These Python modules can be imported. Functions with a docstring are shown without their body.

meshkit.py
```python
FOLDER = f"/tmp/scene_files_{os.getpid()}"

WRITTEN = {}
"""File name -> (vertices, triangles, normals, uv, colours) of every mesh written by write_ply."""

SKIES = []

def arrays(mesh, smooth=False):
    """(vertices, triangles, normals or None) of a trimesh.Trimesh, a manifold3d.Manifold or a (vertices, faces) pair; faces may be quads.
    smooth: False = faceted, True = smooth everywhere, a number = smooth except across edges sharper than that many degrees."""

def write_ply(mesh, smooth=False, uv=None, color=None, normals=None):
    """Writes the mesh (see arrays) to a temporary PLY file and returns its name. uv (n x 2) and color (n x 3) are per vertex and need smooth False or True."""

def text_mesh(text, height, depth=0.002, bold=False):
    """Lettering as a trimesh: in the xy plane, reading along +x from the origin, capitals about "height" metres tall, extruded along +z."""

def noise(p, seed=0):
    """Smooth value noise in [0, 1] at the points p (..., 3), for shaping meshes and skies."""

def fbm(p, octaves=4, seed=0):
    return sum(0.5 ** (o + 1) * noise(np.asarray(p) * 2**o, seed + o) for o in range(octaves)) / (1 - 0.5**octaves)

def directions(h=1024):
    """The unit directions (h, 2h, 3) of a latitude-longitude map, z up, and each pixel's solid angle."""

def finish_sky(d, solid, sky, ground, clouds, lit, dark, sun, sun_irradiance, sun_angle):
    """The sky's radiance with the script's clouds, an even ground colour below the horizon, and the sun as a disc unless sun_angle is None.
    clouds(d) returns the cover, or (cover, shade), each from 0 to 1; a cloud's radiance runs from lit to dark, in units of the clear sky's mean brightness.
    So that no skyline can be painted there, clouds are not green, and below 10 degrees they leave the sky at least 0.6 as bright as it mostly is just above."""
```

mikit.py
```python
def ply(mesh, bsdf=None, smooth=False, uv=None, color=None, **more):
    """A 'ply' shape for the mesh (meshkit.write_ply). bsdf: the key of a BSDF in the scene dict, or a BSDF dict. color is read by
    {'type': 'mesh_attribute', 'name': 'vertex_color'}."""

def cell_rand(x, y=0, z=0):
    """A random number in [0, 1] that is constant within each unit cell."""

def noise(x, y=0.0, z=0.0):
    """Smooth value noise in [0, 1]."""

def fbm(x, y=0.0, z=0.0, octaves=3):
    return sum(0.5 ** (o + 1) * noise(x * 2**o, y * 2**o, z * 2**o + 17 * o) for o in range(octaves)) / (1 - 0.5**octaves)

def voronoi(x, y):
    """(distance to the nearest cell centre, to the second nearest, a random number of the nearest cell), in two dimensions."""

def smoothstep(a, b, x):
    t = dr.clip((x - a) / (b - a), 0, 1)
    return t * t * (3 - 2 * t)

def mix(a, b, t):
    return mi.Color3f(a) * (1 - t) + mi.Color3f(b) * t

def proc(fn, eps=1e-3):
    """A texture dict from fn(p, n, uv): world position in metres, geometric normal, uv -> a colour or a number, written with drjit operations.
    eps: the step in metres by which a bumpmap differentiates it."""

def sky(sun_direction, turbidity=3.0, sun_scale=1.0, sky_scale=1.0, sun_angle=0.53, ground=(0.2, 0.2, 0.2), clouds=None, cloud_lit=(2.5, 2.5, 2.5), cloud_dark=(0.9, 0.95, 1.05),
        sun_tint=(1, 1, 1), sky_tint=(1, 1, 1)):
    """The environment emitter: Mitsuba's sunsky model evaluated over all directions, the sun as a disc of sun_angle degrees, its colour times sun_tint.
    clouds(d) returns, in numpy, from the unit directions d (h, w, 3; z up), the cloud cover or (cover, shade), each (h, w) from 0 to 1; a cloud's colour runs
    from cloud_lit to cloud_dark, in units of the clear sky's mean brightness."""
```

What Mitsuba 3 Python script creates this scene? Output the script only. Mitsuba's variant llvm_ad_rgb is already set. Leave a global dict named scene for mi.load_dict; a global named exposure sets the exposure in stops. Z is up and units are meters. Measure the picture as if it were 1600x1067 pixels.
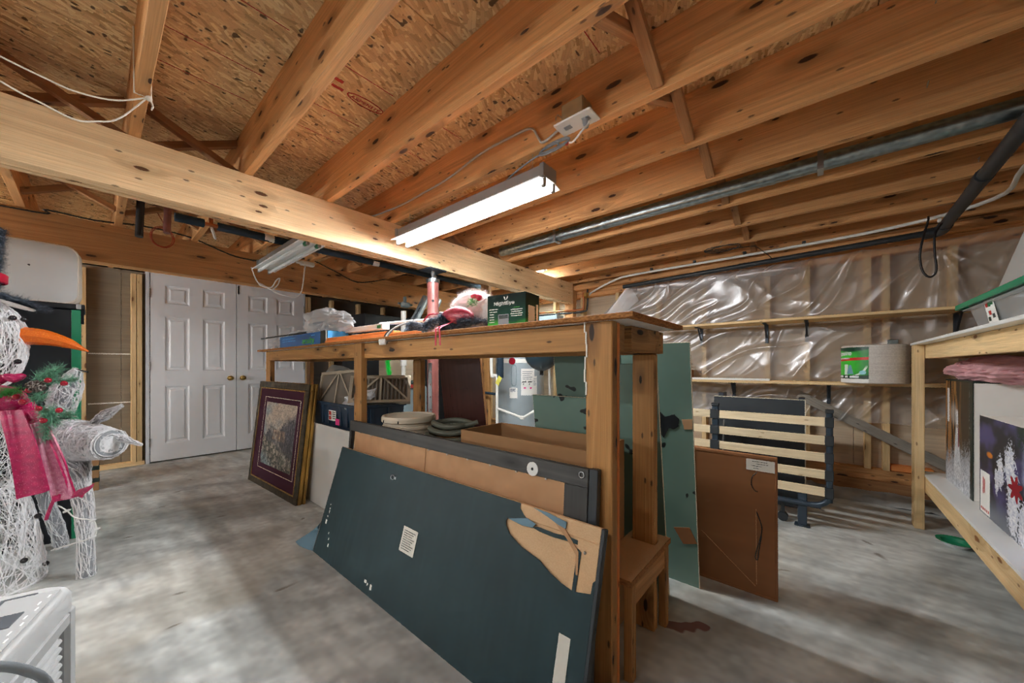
import math, random
import numpy as np, trimesh, mitsuba as mi, drjit as dr
import mikit, meshkit
from mikit import proc, noise, fbm, voronoi, cell_rand, smoothstep, mix

T = mi.ScalarTransform4f
scene, labels = {'type': 'scene'}, {}
rng = random.Random(7)
npr = np.random.default_rng(7)

# ------------------------------------------------------------------ camera, light, exposure
# Axes: x runs along the main beam towards the plastic-covered wall, y along the joists towards the double door, z up; metres.
YAW = 40.62                                       # degrees between the x axis and the view
scene['camera'] = {'type': 'perspective', 'fov': math.degrees(2 * math.atan(800 / 562)), 'fov_axis': 'x', 'near_clip': 0.02, 'far_clip': 60,
                   'principal_point_offset_x': 0.0, 'principal_point_offset_y': -39.5 / 1067,
                   'to_world': T().look_at([0, 0, 1.02], [math.cos(math.radians(YAW)), math.sin(math.radians(YAW)), 1.02], [0, 0, 1])}
TUBE_MAIN, UNSEEN_TUBE_SIDE, UNSEEN_TUBE_LEFT, UNSEEN_TUBE_FAR = 58.0, 72.0, 20.0, 34.0  # tube radiance: the lit lamp in view, then three lamps out of view
LAMP_COLOR = (0.95, 0.985, 1.0)
COOL_COLOR = (0.80, 0.97, 1.0)
exposure = 1.95


# ------------------------------------------------------------------ helpers
def lin(h):
    c = np.array([int(h[i:i + 2], 16) for i in (0, 2, 4)]) / 255
    return [float(x) for x in np.where(c <= 0.04045, c / 12.92, ((c + 0.055) / 1.055) ** 2.4)]


def numbered(key):
    if key not in scene and key not in labels and not any(k.startswith(key + '__') for k in USED):
        USED.add(key); return key
    n = 1
    while f'{key}_{n:03d}' in USED or f'{key}_{n:03d}' in scene:
        n += 1
    USED.add(f'{key}_{n:03d}')
    return f'{key}_{n:03d}'


USED = set()


def name_of(name, parent=None):
    base = f'{parent}__{name}' if parent else name
    key, n = base, 0
    while key in USED:
        n += 1; key = f'{base}_{n:03d}'
    USED.add(key)
    return key


def thing(name, label, cat, group=None):
    key = name_of(name)
    labels[key] = {'label': label, 'category': cat}
    if group: labels[key]['group'] = group
    return key


def struct(name, label=None):
    key = name_of(name)
    labels[key] = {'kind': 'structure'}
    if label: labels[key]['label'] = label
    return key


def unit(v):
    v = np.asarray(v, float); return v / np.linalg.norm(v)


def as_vf(m):
    if hasattr(m, 'to_mesh'):
        t = m.to_mesh(); return np.asarray(t.vert_properties[:, :3], float), np.asarray(t.tri_verts)
    if isinstance(m, (tuple, list)):
        return np.asarray(m[0], float), np.asarray(m[1], int)
    return np.asarray(m.vertices, float), np.asarray(m.faces, int)


def join(ms):
    vs, fs, n = [], [], 0
    for m in ms:
        v, f = as_vf(m)[:2]
        if f.shape[1] == 4: f = np.vstack([f[:, [0, 1, 2]], f[:, [0, 2, 3]]])
        vs.append(v); fs.append(f + n); n += len(v)
    return np.vstack(vs), np.vstack(fs)


def put(name, mesh, mat, parent=None, smooth=False, label=None, stuff=False, uv=None, **more):
    """One entry of the scene; mesh may be a list, which becomes one mesh."""
    key = name_of(name, parent)
    if isinstance(mesh, list): mesh = join(mesh)
    scene[key] = mikit.ply(mesh, mat, smooth=smooth, uv=uv, **more)
    d = {}
    if label: d['label'] = label
    if stuff: d['kind'] = 'stuff'
    if d: labels[key] = d
    return key


def own(name, mesh, mat, label, cat, group=None, **k):
    """A thing that is one mesh."""
    key = put(name, mesh, mat, **k)
    labels[key] = {'label': label, 'category': cat, **({'group': group} if group else {})}
    return key


# a chamfered box: its topology once, its size as asked
def _corner_points(h, r):
    h = np.asarray(h, float); pts = []
    for k in range(3):
        for s in np.ndindex(2, 2, 2):
            sg = np.array(s) * 2 - 1.0
            q = sg * (h - r); q[k] = sg[k] * h[k]
            pts.append(q)
    return np.array(pts)


_hull = trimesh.Trimesh(_corner_points((1, 1, 1), .2), process=False).convex_hull
_m = [int(np.argmin(((_corner_points((1, 1, 1), .2) - v) ** 2).sum(1))) for v in _hull.vertices]
BOXF = np.array([[_m[i] for i in f] for f in _hull.faces])


def axes_of(ang):
    a = math.radians(ang); return np.array([math.cos(a), math.sin(a), 0]), np.array([-math.sin(a), math.cos(a), 0])


def box(x0, x1, y0, y1, z0, z1, r=.003):
    h = np.array([x1 - x0, y1 - y0, z1 - z0]) / 2
    return _corner_points(h, min(r, .45 * h.min())) + np.array([x0 + x1, y0 + y1, z0 + z1]) / 2, BOXF


def obox(c, ex, ey, ez, L, W, H, r=.003):
    """Box at c with unit axes ex, ey, ez and full sizes L, W, H."""
    v = _corner_points(np.array([L, W, H]) / 2, min(r, .45 * min(L, W, H) / 1))
    return v @ np.array([ex, ey, ez]) + np.asarray(c, float), BOXF


_board = [0]


def plank(a, b, w, h, up=(0, 0, 1), r=.002):
    """Timber from a to b, h thick along up and w wide across it, with uv: u along the grain in metres, v across; every call a piece of wood of its own."""
    a, b = np.asarray(a, float), np.asarray(b, float)
    ex = unit(b - a); ez = np.asarray(up, float); ez = unit(ez - ex * (ez @ ex)); ey = np.cross(ez, ex)
    L = np.linalg.norm(b - a)
    loc = _corner_points(np.array([L, w, h]) / 2, min(r, .4 * min(L, w, h)))
    V = loc[BOXF].reshape(-1, 3); F = np.arange(len(V)).reshape(-1, 3)
    tri = V.reshape(-1, 3, 3)
    n = np.abs(np.cross(tri[:, 1] - tri[:, 0], tri[:, 2] - tri[:, 0])); ax = np.repeat(n.argmax(1), 3)
    _board[0] += 1
    q = np.random.default_rng(_board[0])
    u0, v0 = (_board[0] % 40) * 50 + 8 + q.uniform(0, 20), q.uniform(0, 9)
    u = np.where(ax == 0, V[:, 1] * .25, V[:, 0]) + u0
    v = np.where(ax == 0, V[:, 2] * 4, np.where(ax == 1, V[:, 2] + .4, V[:, 1])) + v0
    return V @ np.array([ex, ey, ez]) + (a + b) / 2, F, np.stack([u, v], 1)


def pbox(x0, x1, y0, y1, z0, z1, axis, r=.002):
    c = [(x0 + x1) / 2, (y0 + y1) / 2, (z0 + z1) / 2]; a, b = list(c), list(c)
    a[axis], b[axis] = ((x0, x1), (y0, y1), (z0, z1))[axis]
    if axis == 2: return plank(a, b, y1 - y0, x1 - x0, (1, 0, 0), r)
    return plank(a, b, (y1 - y0, x1 - x0)[axis], z1 - z0, (0, 0, 1), r)


def wput(name, pieces, mat, parent=None, label=None):
    if isinstance(pieces, tuple): pieces = [pieces]
    V, F = join(pieces)
    return put(name, (V, F), mat, parent, label=label, uv=np.vstack([p[2] for p in pieces]))


def smooth_path(pts, n=8):
    p = np.asarray(pts, float)
    if len(p) < 3: return p
    q = np.vstack([2 * p[0] - p[1], p, 2 * p[-1] - p[-2]]); out = []
    for i in range(1, len(q) - 2):
        for t in np.arange(n) / n:
            a, b, c, d = q[i - 1:i + 3]
            out.append(.5 * (2 * b + (c - a) * t + (2 * a - 5 * b + 4 * c - d) * t * t + (3 * b - a - 3 * c + d) * t ** 3))
    return np.array(out + [p[-1]])


def tube(pts, r, sides=8, curve=0, cap=True):
    p = smooth_path(pts, curve) if curve else np.asarray(pts, float)
    t = np.gradient(p, axis=0); t /= np.linalg.norm(t, axis=1, keepdims=True) + 1e-12
    a = np.cross(t[0], [0, 0, 1.] if abs(t[0][2]) < .9 else [1., 0, 0]); A = []
    for ti in t:
        a = a - ti * (a @ ti); a = unit(a); A.append(a)
    A = np.array(A); B = np.cross(t, A)
    g = np.arange(sides) * 2 * np.pi / sides
    rr = np.broadcast_to(r, (len(p),))[:, None, None]
    V = (p[:, None] + rr * (np.cos(g)[None, :, None] * A[:, None] + np.sin(g)[None, :, None] * B[:, None])).reshape(-1, 3)
    i, j = np.meshgrid(np.arange(len(p) - 1), np.arange(sides), indexing='ij')
    q = np.stack([i * sides + j, i * sides + (j + 1) % sides, (i + 1) * sides + (j + 1) % sides, (i + 1) * sides + j], -1).reshape(-1, 4)
    F = np.vstack([q[:, [0, 1, 2]], q[:, [0, 2, 3]]])
    if cap:
        n = len(V); V = np.vstack([V, p[:1], p[-1:]]); k = np.arange(sides); e = (len(p) - 1) * sides
        F = np.vstack([F, np.stack([np.full(sides, n), (k + 1) % sides, k], 1), np.stack([np.full(sides, n + 1), e + k, e + (k + 1) % sides], 1)])
    return V, F


def cyl(a, b, r, sides=24, r2=None):
    a, b = np.asarray(a, float), np.asarray(b, float)
    return tube(np.array([a, a, b, b]) if False else np.array([a, b]), np.array([r, r if r2 is None else r2]), sides)


def lathe(profile, n=40, axis=(0, 0, 1), at=(0, 0, 0)):
    """Profile (radius, height) turned about the axis through at."""
    p = np.asarray(profile, float); ez = unit(axis)
    ex = unit(np.cross(ez, [0, 1, 0] if abs(ez[1]) < .9 else [1, 0, 0])); ey = np.cross(ez, ex)
    g = np.arange(n) * 2 * np.pi / n
    V = (p[:, None, 0:1] * (np.cos(g)[None, :, None] * ex + np.sin(g)[None, :, None] * ey) + p[:, None, 1:2] * ez).reshape(-1, 3) + np.asarray(at, float)
    i, j = np.meshgrid(np.arange(len(p) - 1), np.arange(n), indexing='ij')
    q = np.stack([i * n + j, i * n + (j + 1) % n, (i + 1) * n + (j + 1) % n, (i + 1) * n + j], -1).reshape(-1, 4)
    return V, np.vstack([q[:, [0, 1, 2]], q[:, [0, 2, 3]]])


def ball(c, r, sub=2):
    m = trimesh.creation.icosphere(sub)
    return np.asarray(m.vertices) * np.asarray(r) + np.asarray(c, float), np.asarray(m.faces)


def sheet(P, th=None):
    """A grid of points (n, m, 3) as a sheet, with th given as a closed slab of that thickness; uv from 0 to 1."""
    n, m = P.shape[:2]
    i, j = np.meshgrid(np.arange(n - 1), np.arange(m - 1), indexing='ij')
    q = np.stack([i * m + j, (i + 1) * m + j, (i + 1) * m + j + 1, i * m + j + 1], -1).reshape(-1, 4)
    F = np.vstack([q[:, [0, 1, 2]], q[:, [0, 2, 3]]]); V = P.reshape(-1, 3)
    if th is None: return V, F
    du, dv = np.gradient(P, axis=0), np.gradient(P, axis=1)
    N = np.cross(du, dv); N /= np.linalg.norm(N, axis=-1, keepdims=True) + 1e-12
    W = (P - N * th).reshape(-1, 3); k = n * m
    rim = [(a, b) for a, b in zip(range(m - 1), range(1, m))] + [((n - 1) * m + b, (n - 1) * m + a) for a, b in zip(range(m - 1), range(1, m))]
    rim += [((i + 1) * m, i * m) for i in range(n - 1)] + [(i * m + m - 1, (i + 1) * m + m - 1) for i in range(n - 1)]
    R = np.array([[a, b, b + k] for a, b in rim] + [[a, b + k, a + k] for a, b in rim])
    return np.vstack([V, W]), np.vstack([F, F[:, ::-1] + k, R])


def grid_uv(n, m):
    u, v = np.meshgrid(np.linspace(0, 1, n), np.linspace(0, 1, m), indexing='ij')
    return np.stack([u.ravel(), v.ravel()], 1)


def face_print(name, origin, eu, ev, w, h, mat, parent, label=None, th=.0008):
    """A flat print on a surface: w along eu, h along ev from origin, uv 0 to 1, standing th proud."""
    eu, ev = unit(eu), unit(ev); o = np.asarray(origin, float) + np.cross(eu, ev) * th
    V = np.array([o, o + eu * w, o + eu * w + ev * h, o + ev * h])
    B = V - np.cross(eu, ev) * th * .9
    F = np.array([[0, 1, 2], [0, 2, 3]]); side = np.array([[a, a + 4, b + 4] for a, b in ((0, 1), (1, 2), (2, 3), (3, 0))] + [[a, b + 4, b] for a, b in ((0, 1), (1, 2), (2, 3), (3, 0))])
    uv = np.array([[0, 0], [1, 0], [1, 1], [0, 1]] * 2, float)
    return put(name, (np.vstack([V, B]), np.vstack([F, side])), mat, parent, label=label, uv=uv)


def words(name, text, origin, eu, ev, height, mat, parent, width=None, label=None, bold=False):
    """Flat lettering on a surface, from its lower left corner."""
    m = meshkit.text_mesh(text, height, .0006, bold)
    v = np.array(m.vertices)
    if width: v[:, 0] *= width / np.ptp(v[:, 0])
    eu, ev = unit(eu), unit(ev)
    return put(name, (v @ np.array([eu, ev, np.cross(eu, ev)]) + np.asarray(origin, float) + np.cross(eu, ev) * .0012, m.faces), mat, parent, label=label)


def strands(pts_fn, count, r, seg=12, sides=3, seed=0):
    q = np.random.default_rng(seed); out = []
    for _ in range(count):
        out.append(tube(pts_fn(q, seg), r, sides, cap=False))
    return join(out)


def needles(bases, dirs, length, r, q, jitter=.5, sides=3):
    """Thin tapered needles from the bases along the jittered directions."""
    d = dirs + q.normal(0, jitter, dirs.shape); d /= np.linalg.norm(d, axis=1, keepdims=True)
    L = length * q.uniform(.6, 1.15, len(bases))[:, None]
    a = np.cross(d, [0.31, .2, .93]); a /= np.linalg.norm(a, axis=1, keepdims=True); b = np.cross(d, a)
    ring = [bases + r * (np.cos(t) * a + np.sin(t) * b) for t in np.arange(sides) * 2 * np.pi / sides]
    tip = bases + d * L; n = len(bases)
    V = np.vstack(ring + [tip]); k = np.arange(n)
    F = np.vstack([np.stack([k + i * n, k + ((i + 1) % sides) * n, k + sides * n], 1) for i in range(sides)])
    return V, F


# ------------------------------------------------------------------ materials
def mat(name, color, rough=.6, metal=0., spec=.5, two=True, **k):
    c = color if isinstance(color, dict) else {'type': 'rgb', 'value': lin(color) if isinstance(color, str) else list(color)}
    b = {'type': 'principled', 'base_color': c, 'roughness': rough, 'metallic': metal, 'specular': spec, **k}
    scene[name] = {'type': 'twosided', 'bsdf': b} if two else b
    return name


def bumped(name, color, height_fn, scale=1.0, rough=.6, metal=0., spec=.5, eps=1e-3):
    c = color if isinstance(color, dict) else {'type': 'rgb', 'value': lin(color)}
    b = {'type': 'principled', 'base_color': c, 'roughness': rough, 'metallic': metal, 'specular': spec}
    scene[name] = {'type': 'twosided', 'bsdf': {'type': 'bumpmap', 'arbitrary': proc(height_fn, eps=eps), 'scale': scale, 'bsdf': b}}
    return name


def C(h): return mi.Color3f(*lin(h))


def wood_fn(light, mid, dark, knot, knots=.5, vary=.25):
    L, M, D, K = (lin(x) for x in (light, mid, dark, knot))

    def fn(p, n, uv):
        u, v = uv.x, uv.y
        cell = dr.floor(u / 50)
        x = u - cell * 50
        t = cell_rand(cell, 3, 5)
        warp = noise(x * .9, v * 6, 3) * 1.2 + noise(x * .4, v * 2, 8) * 1.6
        d, _, w = voronoi(x * 3.4 + 7 * t, v * 10.5)
        is_k = dr.select(w > 1 - knots, 1.0, 0.0)
        size = .045 + .085 * cell_rand(w * 977, 2, 1)
        near = is_k * smoothstep(size * 4.5, size, d)
        ring = noise(v * 95 + warp * 9 + near * 4, x * .8, 2)
        fine = noise(x * 9, v * 420, 1)
        c = mix(mix(D, M, smoothstep(-.5, .45, ring)), L, smoothstep(.5, 1.0, ring) * .45)
        c = c * (.88 + .24 * fine) * (1 - vary + 2 * vary * t)
        c = c * (.84 + .32 * noise(x * 1.7, v * 3, 6))
        d2, _, w2 = voronoi(x * 9 + 3 * t, v * 26)
        fleck = dr.select(w2 > .86, 1.0, 0.0) * smoothstep(.14, .06, d2)
        c = mix(c, mi.Color3f(D) * .75, near * .6)
        c = mix(c, mi.Color3f(K), fleck * .75)
        return mix(c, mi.Color3f(K), is_k * smoothstep(size * 1.05, size * .7, d))
    return fn


mat('wood_joist', proc(wood_fn('DDAE7C', 'CB9560', 'A06C3E', '40261A', .36, .16)), .62, spec=.35)
mat('wood_beam', proc(wood_fn('F0D2A6', 'E4C092', 'D0A674', '5A3A24', .36, .06)), .6, spec=.35)
mat('wood_bench', proc(wood_fn('C99D68', 'A97A47', '744A28', '26160B', .70, .12)), .6, spec=.35)
mat('wood_brace', proc(wood_fn('B58B62', '9C6F48', '7A5234', '3A2012', .2, .2)), .7, spec=.3)
mat('wood_pine', proc(wood_fn('E8CDA0', 'DCBC8A', 'C5A06C', '7A5230', .35, .1)), .6, spec=.35)
mat('wood_pale', proc(wood_fn('EADBBD', 'E0CCA8', 'CDB78F', 'A08058', .08, .06)), .5, spec=.4)
mat('wood_cedar', proc(wood_fn('E39A5C', 'D27F42', 'B5652F', '6A3517', .2, .1)), .55, spec=.35)
mat('wood_grey', proc(wood_fn('A8A39A', '8C857B', '6B645B', '3A342E', .3, .15)), .8, spec=.2)
mat('wood_walnut', proc(wood_fn('4A2620', '3A1B17', '28110F', '160908', .05, .1)), .4, spec=.5)
mat('frame_black', proc(wood_fn('4A4845', '353534', '232424', '151515', .15, .1)), .6, spec=.4)


def osb_fn(p, n, uv):
    c = mi.Color3f(*lin('CBA874'))
    for k, (ang, sx, sy, z) in enumerate(((.12, 16, 70, 0), (-.5, 18, 80, 31), (.75, 17, 76, 57), (.3, 22, 95, 83))):
        ca, sa = math.cos(ang), math.sin(ang)
        a, b = (p.x * ca + p.y * sa), (-p.x * sa + p.y * ca)
        b2 = b * sy + noise(a * 9, b * 9, z) * 2.4
        a2 = a * sx + cell_rand(dr.floor(b2), z, 1) * 9 + noise(p.x * 14, p.y * 14, z + 4)
        r, on = cell_rand(dr.floor(a2), dr.floor(b2), z), cell_rand(dr.floor(a2), dr.floor(b2), z + 9)
        tone = mix(mix(lin('B48E5A'), lin('D4B080'), smoothstep(0, .4, r)), lin('EDD3A2'), smoothstep(.6, 1, r))
        edge = smoothstep(0, .15, b2 - dr.floor(b2)) * smoothstep(0, .06, a2 - dr.floor(a2))
        tone = tone * (.78 + .22 * edge)
        c = mix(c, tone, dr.select(on > .45, 1.0, 0.0))
    q = noise(p.x * 26, p.y * 95, 5) * noise(p.x * 70 + 3, p.y * 40, 12)
    c = c * (.82 + .36 * fbm(p.x * 1.6, p.y * 1.6, 3, 3))
    return mix(c, lin('3A2214'), smoothstep(.57, .67, q) * .85)


mat('osb', proc(osb_fn), .75, spec=.25)


SPILL, SPILL2 = (1.524, .40), (1.22, .13)


def concrete_fn(p, n, uv):
    a = fbm(p.x * 1.6, p.y * 1.6, 1, 4)
    s = fbm(p.x * 3.0 + p.y * 7, p.y * 2.2 - p.x * 1.0, 7, 4)          # trowel streaks
    m = noise(p.x * 40, p.y * 40, 2)
    c = mix(lin('8D908E'), lin('C3C6C3'), smoothstep(.25, .72, a * .5 + s * .5))
    st = fbm(p.x * 16 + p.y * 3, p.y * 5 - p.x * 5, 4, 3)
    c = c * (.88 + .24 * m) * (.62 + .76 * st)
    warm = smoothstep(.52, .72, fbm(p.x * 2.3 + 9, p.y * 2.3, 3, 3))
    c = mix(c, mi.Color3f(*lin('A3967F')), warm * .3)
    d, _, w = voronoi(p.x * 2.7 + noise(p.x * 9, p.y * 9, 4) * .5, p.y * 4.2 + noise(p.x * 9, p.y * 9, 6) * .5)
    spot = dr.select(w > .72, 1.0, 0.0) * smoothstep(.10, .02, d)
    c = mix(c, mi.Color3f(*lin('5E554A')), spot * .7)
    # the dark red paint spill in front of the leaning brown panel
    r1, t1 = (p.x - SPILL[0]) * .651 - (p.y - SPILL[1]) * .759, (p.x - SPILL[0]) * .759 + (p.y - SPILL[1]) * .651
    r2, t2 = (p.x - SPILL2[0]) * .651 - (p.y - SPILL2[1]) * .759, (p.x - SPILL2[0]) * .759 + (p.y - SPILL2[1]) * .651
    e = dr.sqrt(dr.square(r1 / .075) + dr.square(t1 / .030)) + (noise(p.x * 30, p.y * 30, 1) - .5) * 1.1
    e2 = dr.sqrt(dr.square(r2 / .15) + dr.square(t2 / .02)) + (noise(p.x * 22, p.y * 22, 5) - .5) * 1.5
    c = mix(c, mi.Color3f(*lin('6B2A20')), smoothstep(1.05, .8, dr.minimum(e, e2)) * .8)
    return c


bumped('concrete', proc(concrete_fn), lambda p, n, uv: .0015 * fbm(p.x * 12, p.y * 12, 1, 3), 1.0, .55, spec=.4)
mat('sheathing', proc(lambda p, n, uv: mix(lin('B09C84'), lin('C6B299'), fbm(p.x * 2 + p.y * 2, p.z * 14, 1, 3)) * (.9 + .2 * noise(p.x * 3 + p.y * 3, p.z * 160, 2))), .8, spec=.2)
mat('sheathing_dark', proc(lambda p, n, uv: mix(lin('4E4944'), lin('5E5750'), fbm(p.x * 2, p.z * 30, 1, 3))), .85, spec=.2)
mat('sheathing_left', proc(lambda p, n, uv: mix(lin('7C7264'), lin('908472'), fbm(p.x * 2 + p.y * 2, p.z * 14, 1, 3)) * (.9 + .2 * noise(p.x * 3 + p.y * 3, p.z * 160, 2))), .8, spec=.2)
mat('drywall', 'B9B4AA', .85, spec=.2)
bumped('rubble', proc(lambda p, n, uv: mix(lin('6F6C67'), lin('B7B6B2'), fbm(p.x * 14, p.y * 14, p.z * 14, 4))), lambda p, n, uv: .012 * fbm(p.x * 18, p.y * 18, p.z * 18, 4), 1.0, .8)
mat('door_paint', 'EDEFF2', .42, spec=.5)
mat('trim_paint', 'D8DCE2', .45)
mat('brass', 'B89A5A', .28, 1.)
mat('hinge_metal', '8F8C86', .4, 1.)
mat('steel', 'B8BCC0', .35, 1.)
mat('dark_metal', '3A4048', .4, .7)
bumped('galvanized', proc(lambda p, n, uv: mix(lin('7F8C90'), lin('B4BEC0'), noise(p.x * 60, p.y * 60, p.z * 60))), lambda p, n, uv: .0004 * noise(p.x * 60, p.y * 60, p.z * 60), 1., .32, 1.)
mat('post_red', proc(lambda p, n, uv: mix(lin('6E3A34'), lin('90605A'), noise(p.x * 30 + p.y * 30, p.z * 5, 1)) * (.85 + .3 * noise(p.x * 9, p.z * 25, 2))), .45)
mat('abs_black', '23282C', .45)
mat('foam_blue', '22303C', .75, spec=.2)
mat('pvc_white', 'E4E3DC', .35)
mat('copper', 'C07A50', .3, 1.)
mat('enamel_white', 'E6E8EA', .35)
mat('fixture_grey', '8D8F8E', .4, .3)
mat('reflector', 'F2F3F3', .4)
mat('tube_off', 'E3EAEA', .2)
mat('green_cap', '1F6B45', .5)
mat('cord_white', 'E2E2DE', .5)
mat('cord_grey', '7E858B', .5)
mat('cord_black', '1B1B1D', .5)
mat('cord_orange', 'B2492E', .55)
mat('rope', 'E6E0D2', .8, spec=.2)
mat('cable', 'B9B2A8', .55)
mat('box_steel', proc(lambda p, n, uv: mix(lin('9B8A68'), lin('B09E7A'), noise(p.x * 50, p.y * 50, p.z * 50))), .4, .5)
mat('plate_white', 'EDEDEA', .3)
mat('canvas_green', proc(lambda p, n, uv: mix(lin('132529'), lin('1B3237'), fbm(p.y * 5, p.z * 5, p.x * 5, 3)) * (.92 + .16 * noise(p.y * 60, p.z * 8, 3))), .55, spec=.3)
mat('canvas_blue', '5A7A8C', .55)
mat('paper', 'D9D6CC', .7, spec=.2)
mat('paper_white', 'ECEAE4', .65, spec=.25)
mat('ink', '3A3A3A', .7)
mat('ink_red', 'A8332C', .7)
mat('kraft', proc(lambda p, n, uv: mix(lin('A87F5C'), lin('BC9470'), fbm(p.y * 24, p.z * 24, p.x * 24, 3))), .8, spec=.2)
mat('kraft_dark', proc(lambda p, n, uv: mix(lin('7A4F30'), lin('8D5F3C'), fbm(p.y * 3, p.z * 22, p.x * 3, 3))), .7, spec=.3)
mat('cardboard', proc(lambda p, n, uv: mix(lin('96714F'), lin('A9825C'), fbm(p.y * 6, p.z * 6, p.x * 6, 3))), .85, spec=.15)
mat('chipboard', proc(lambda p, n, uv: mix(lin('C7A078'), lin('DCBB93'), noise(p.x * 300, p.y * 300, p.z * 300) * .5 + .5 * fbm(p.x * 10, p.y * 10, p.z * 10, 3))), .7, spec=.25)
mat('chipboard_edge', proc(lambda p, n, uv: mix(lin('6E4424'), lin('B07A48'), noise(p.x * 160, p.y * 160, p.z * 220))), .8, spec=.2)


def green_fn(p, n, uv):
    c = mix(lin('5F7A6F'), lin('738C81'), fbm(p.y * 5 + p.x * 3, p.z * 4, 2, 3))
    d, _, w = voronoi(p.y * 9 + p.x * 4 + noise(p.y * 30, p.z * 30, 1) * .5, p.z * 11 + noise(p.y * 30, p.z * 30, 7) * .5)
    return mix(c, mi.Color3f(*lin('1E2422')), dr.select(w > .80, 1.0, 0.0) * smoothstep(.16, .10, d))


mat('board_green', proc(green_fn), .5, spec=.4)
mat('board_edge', 'D9D2BE', .7)
mat('black_paint', '20262B', .45)
mat('black_flat', '17191B', .8, spec=.2)
mat('melamine', proc(lambda p, n, uv: mix(lin('D8DAD8'), lin('E4E5E2'), fbm(p.x * 4, p.y * 4, p.z * 4, 3))), .4)
mat('tote_navy', '1E3348', .4)
mat('tote_black', '1A2026', .5)
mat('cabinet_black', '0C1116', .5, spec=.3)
mat('green_plastic', '157A55', .4)
mat('filter_frame', 'B5A894', .75, spec=.2)
mat('filter_pleat', '8E857A', .9, spec=.1)
mat('bucket', 'D8CDB8', .5)
mat('hose', '55584C', .6)
mat('heater', proc(lambda p, n, uv: mix(lin('9AA6AC'), lin('AEB9BD'), fbm(p.x * 3, p.y * 3, p.z * 3, 2))), .35, .2)
mat('softener_grey', '7F9095', .5)
mat('tank_black', '1D2A30', .25)
mat('yellow', 'D8CF5A', .6)
mat('pink_print', 'E0418F', .6)
mat('tinsel_green', '2FE05C', .45)
mat('white_wire', 'E9EAEC', .5)
mat('wire_under', '8C9095', .8, spec=.2)  # grey core inside the deer, added to darken the gaps between its wires
mat('glitter_orange', proc(lambda p, n, uv: mix(lin('D8600F'), lin('F59A45'), smoothstep(.55, .9, noise(p.x * 420, p.y * 420, p.z * 420)))), .35)
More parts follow.
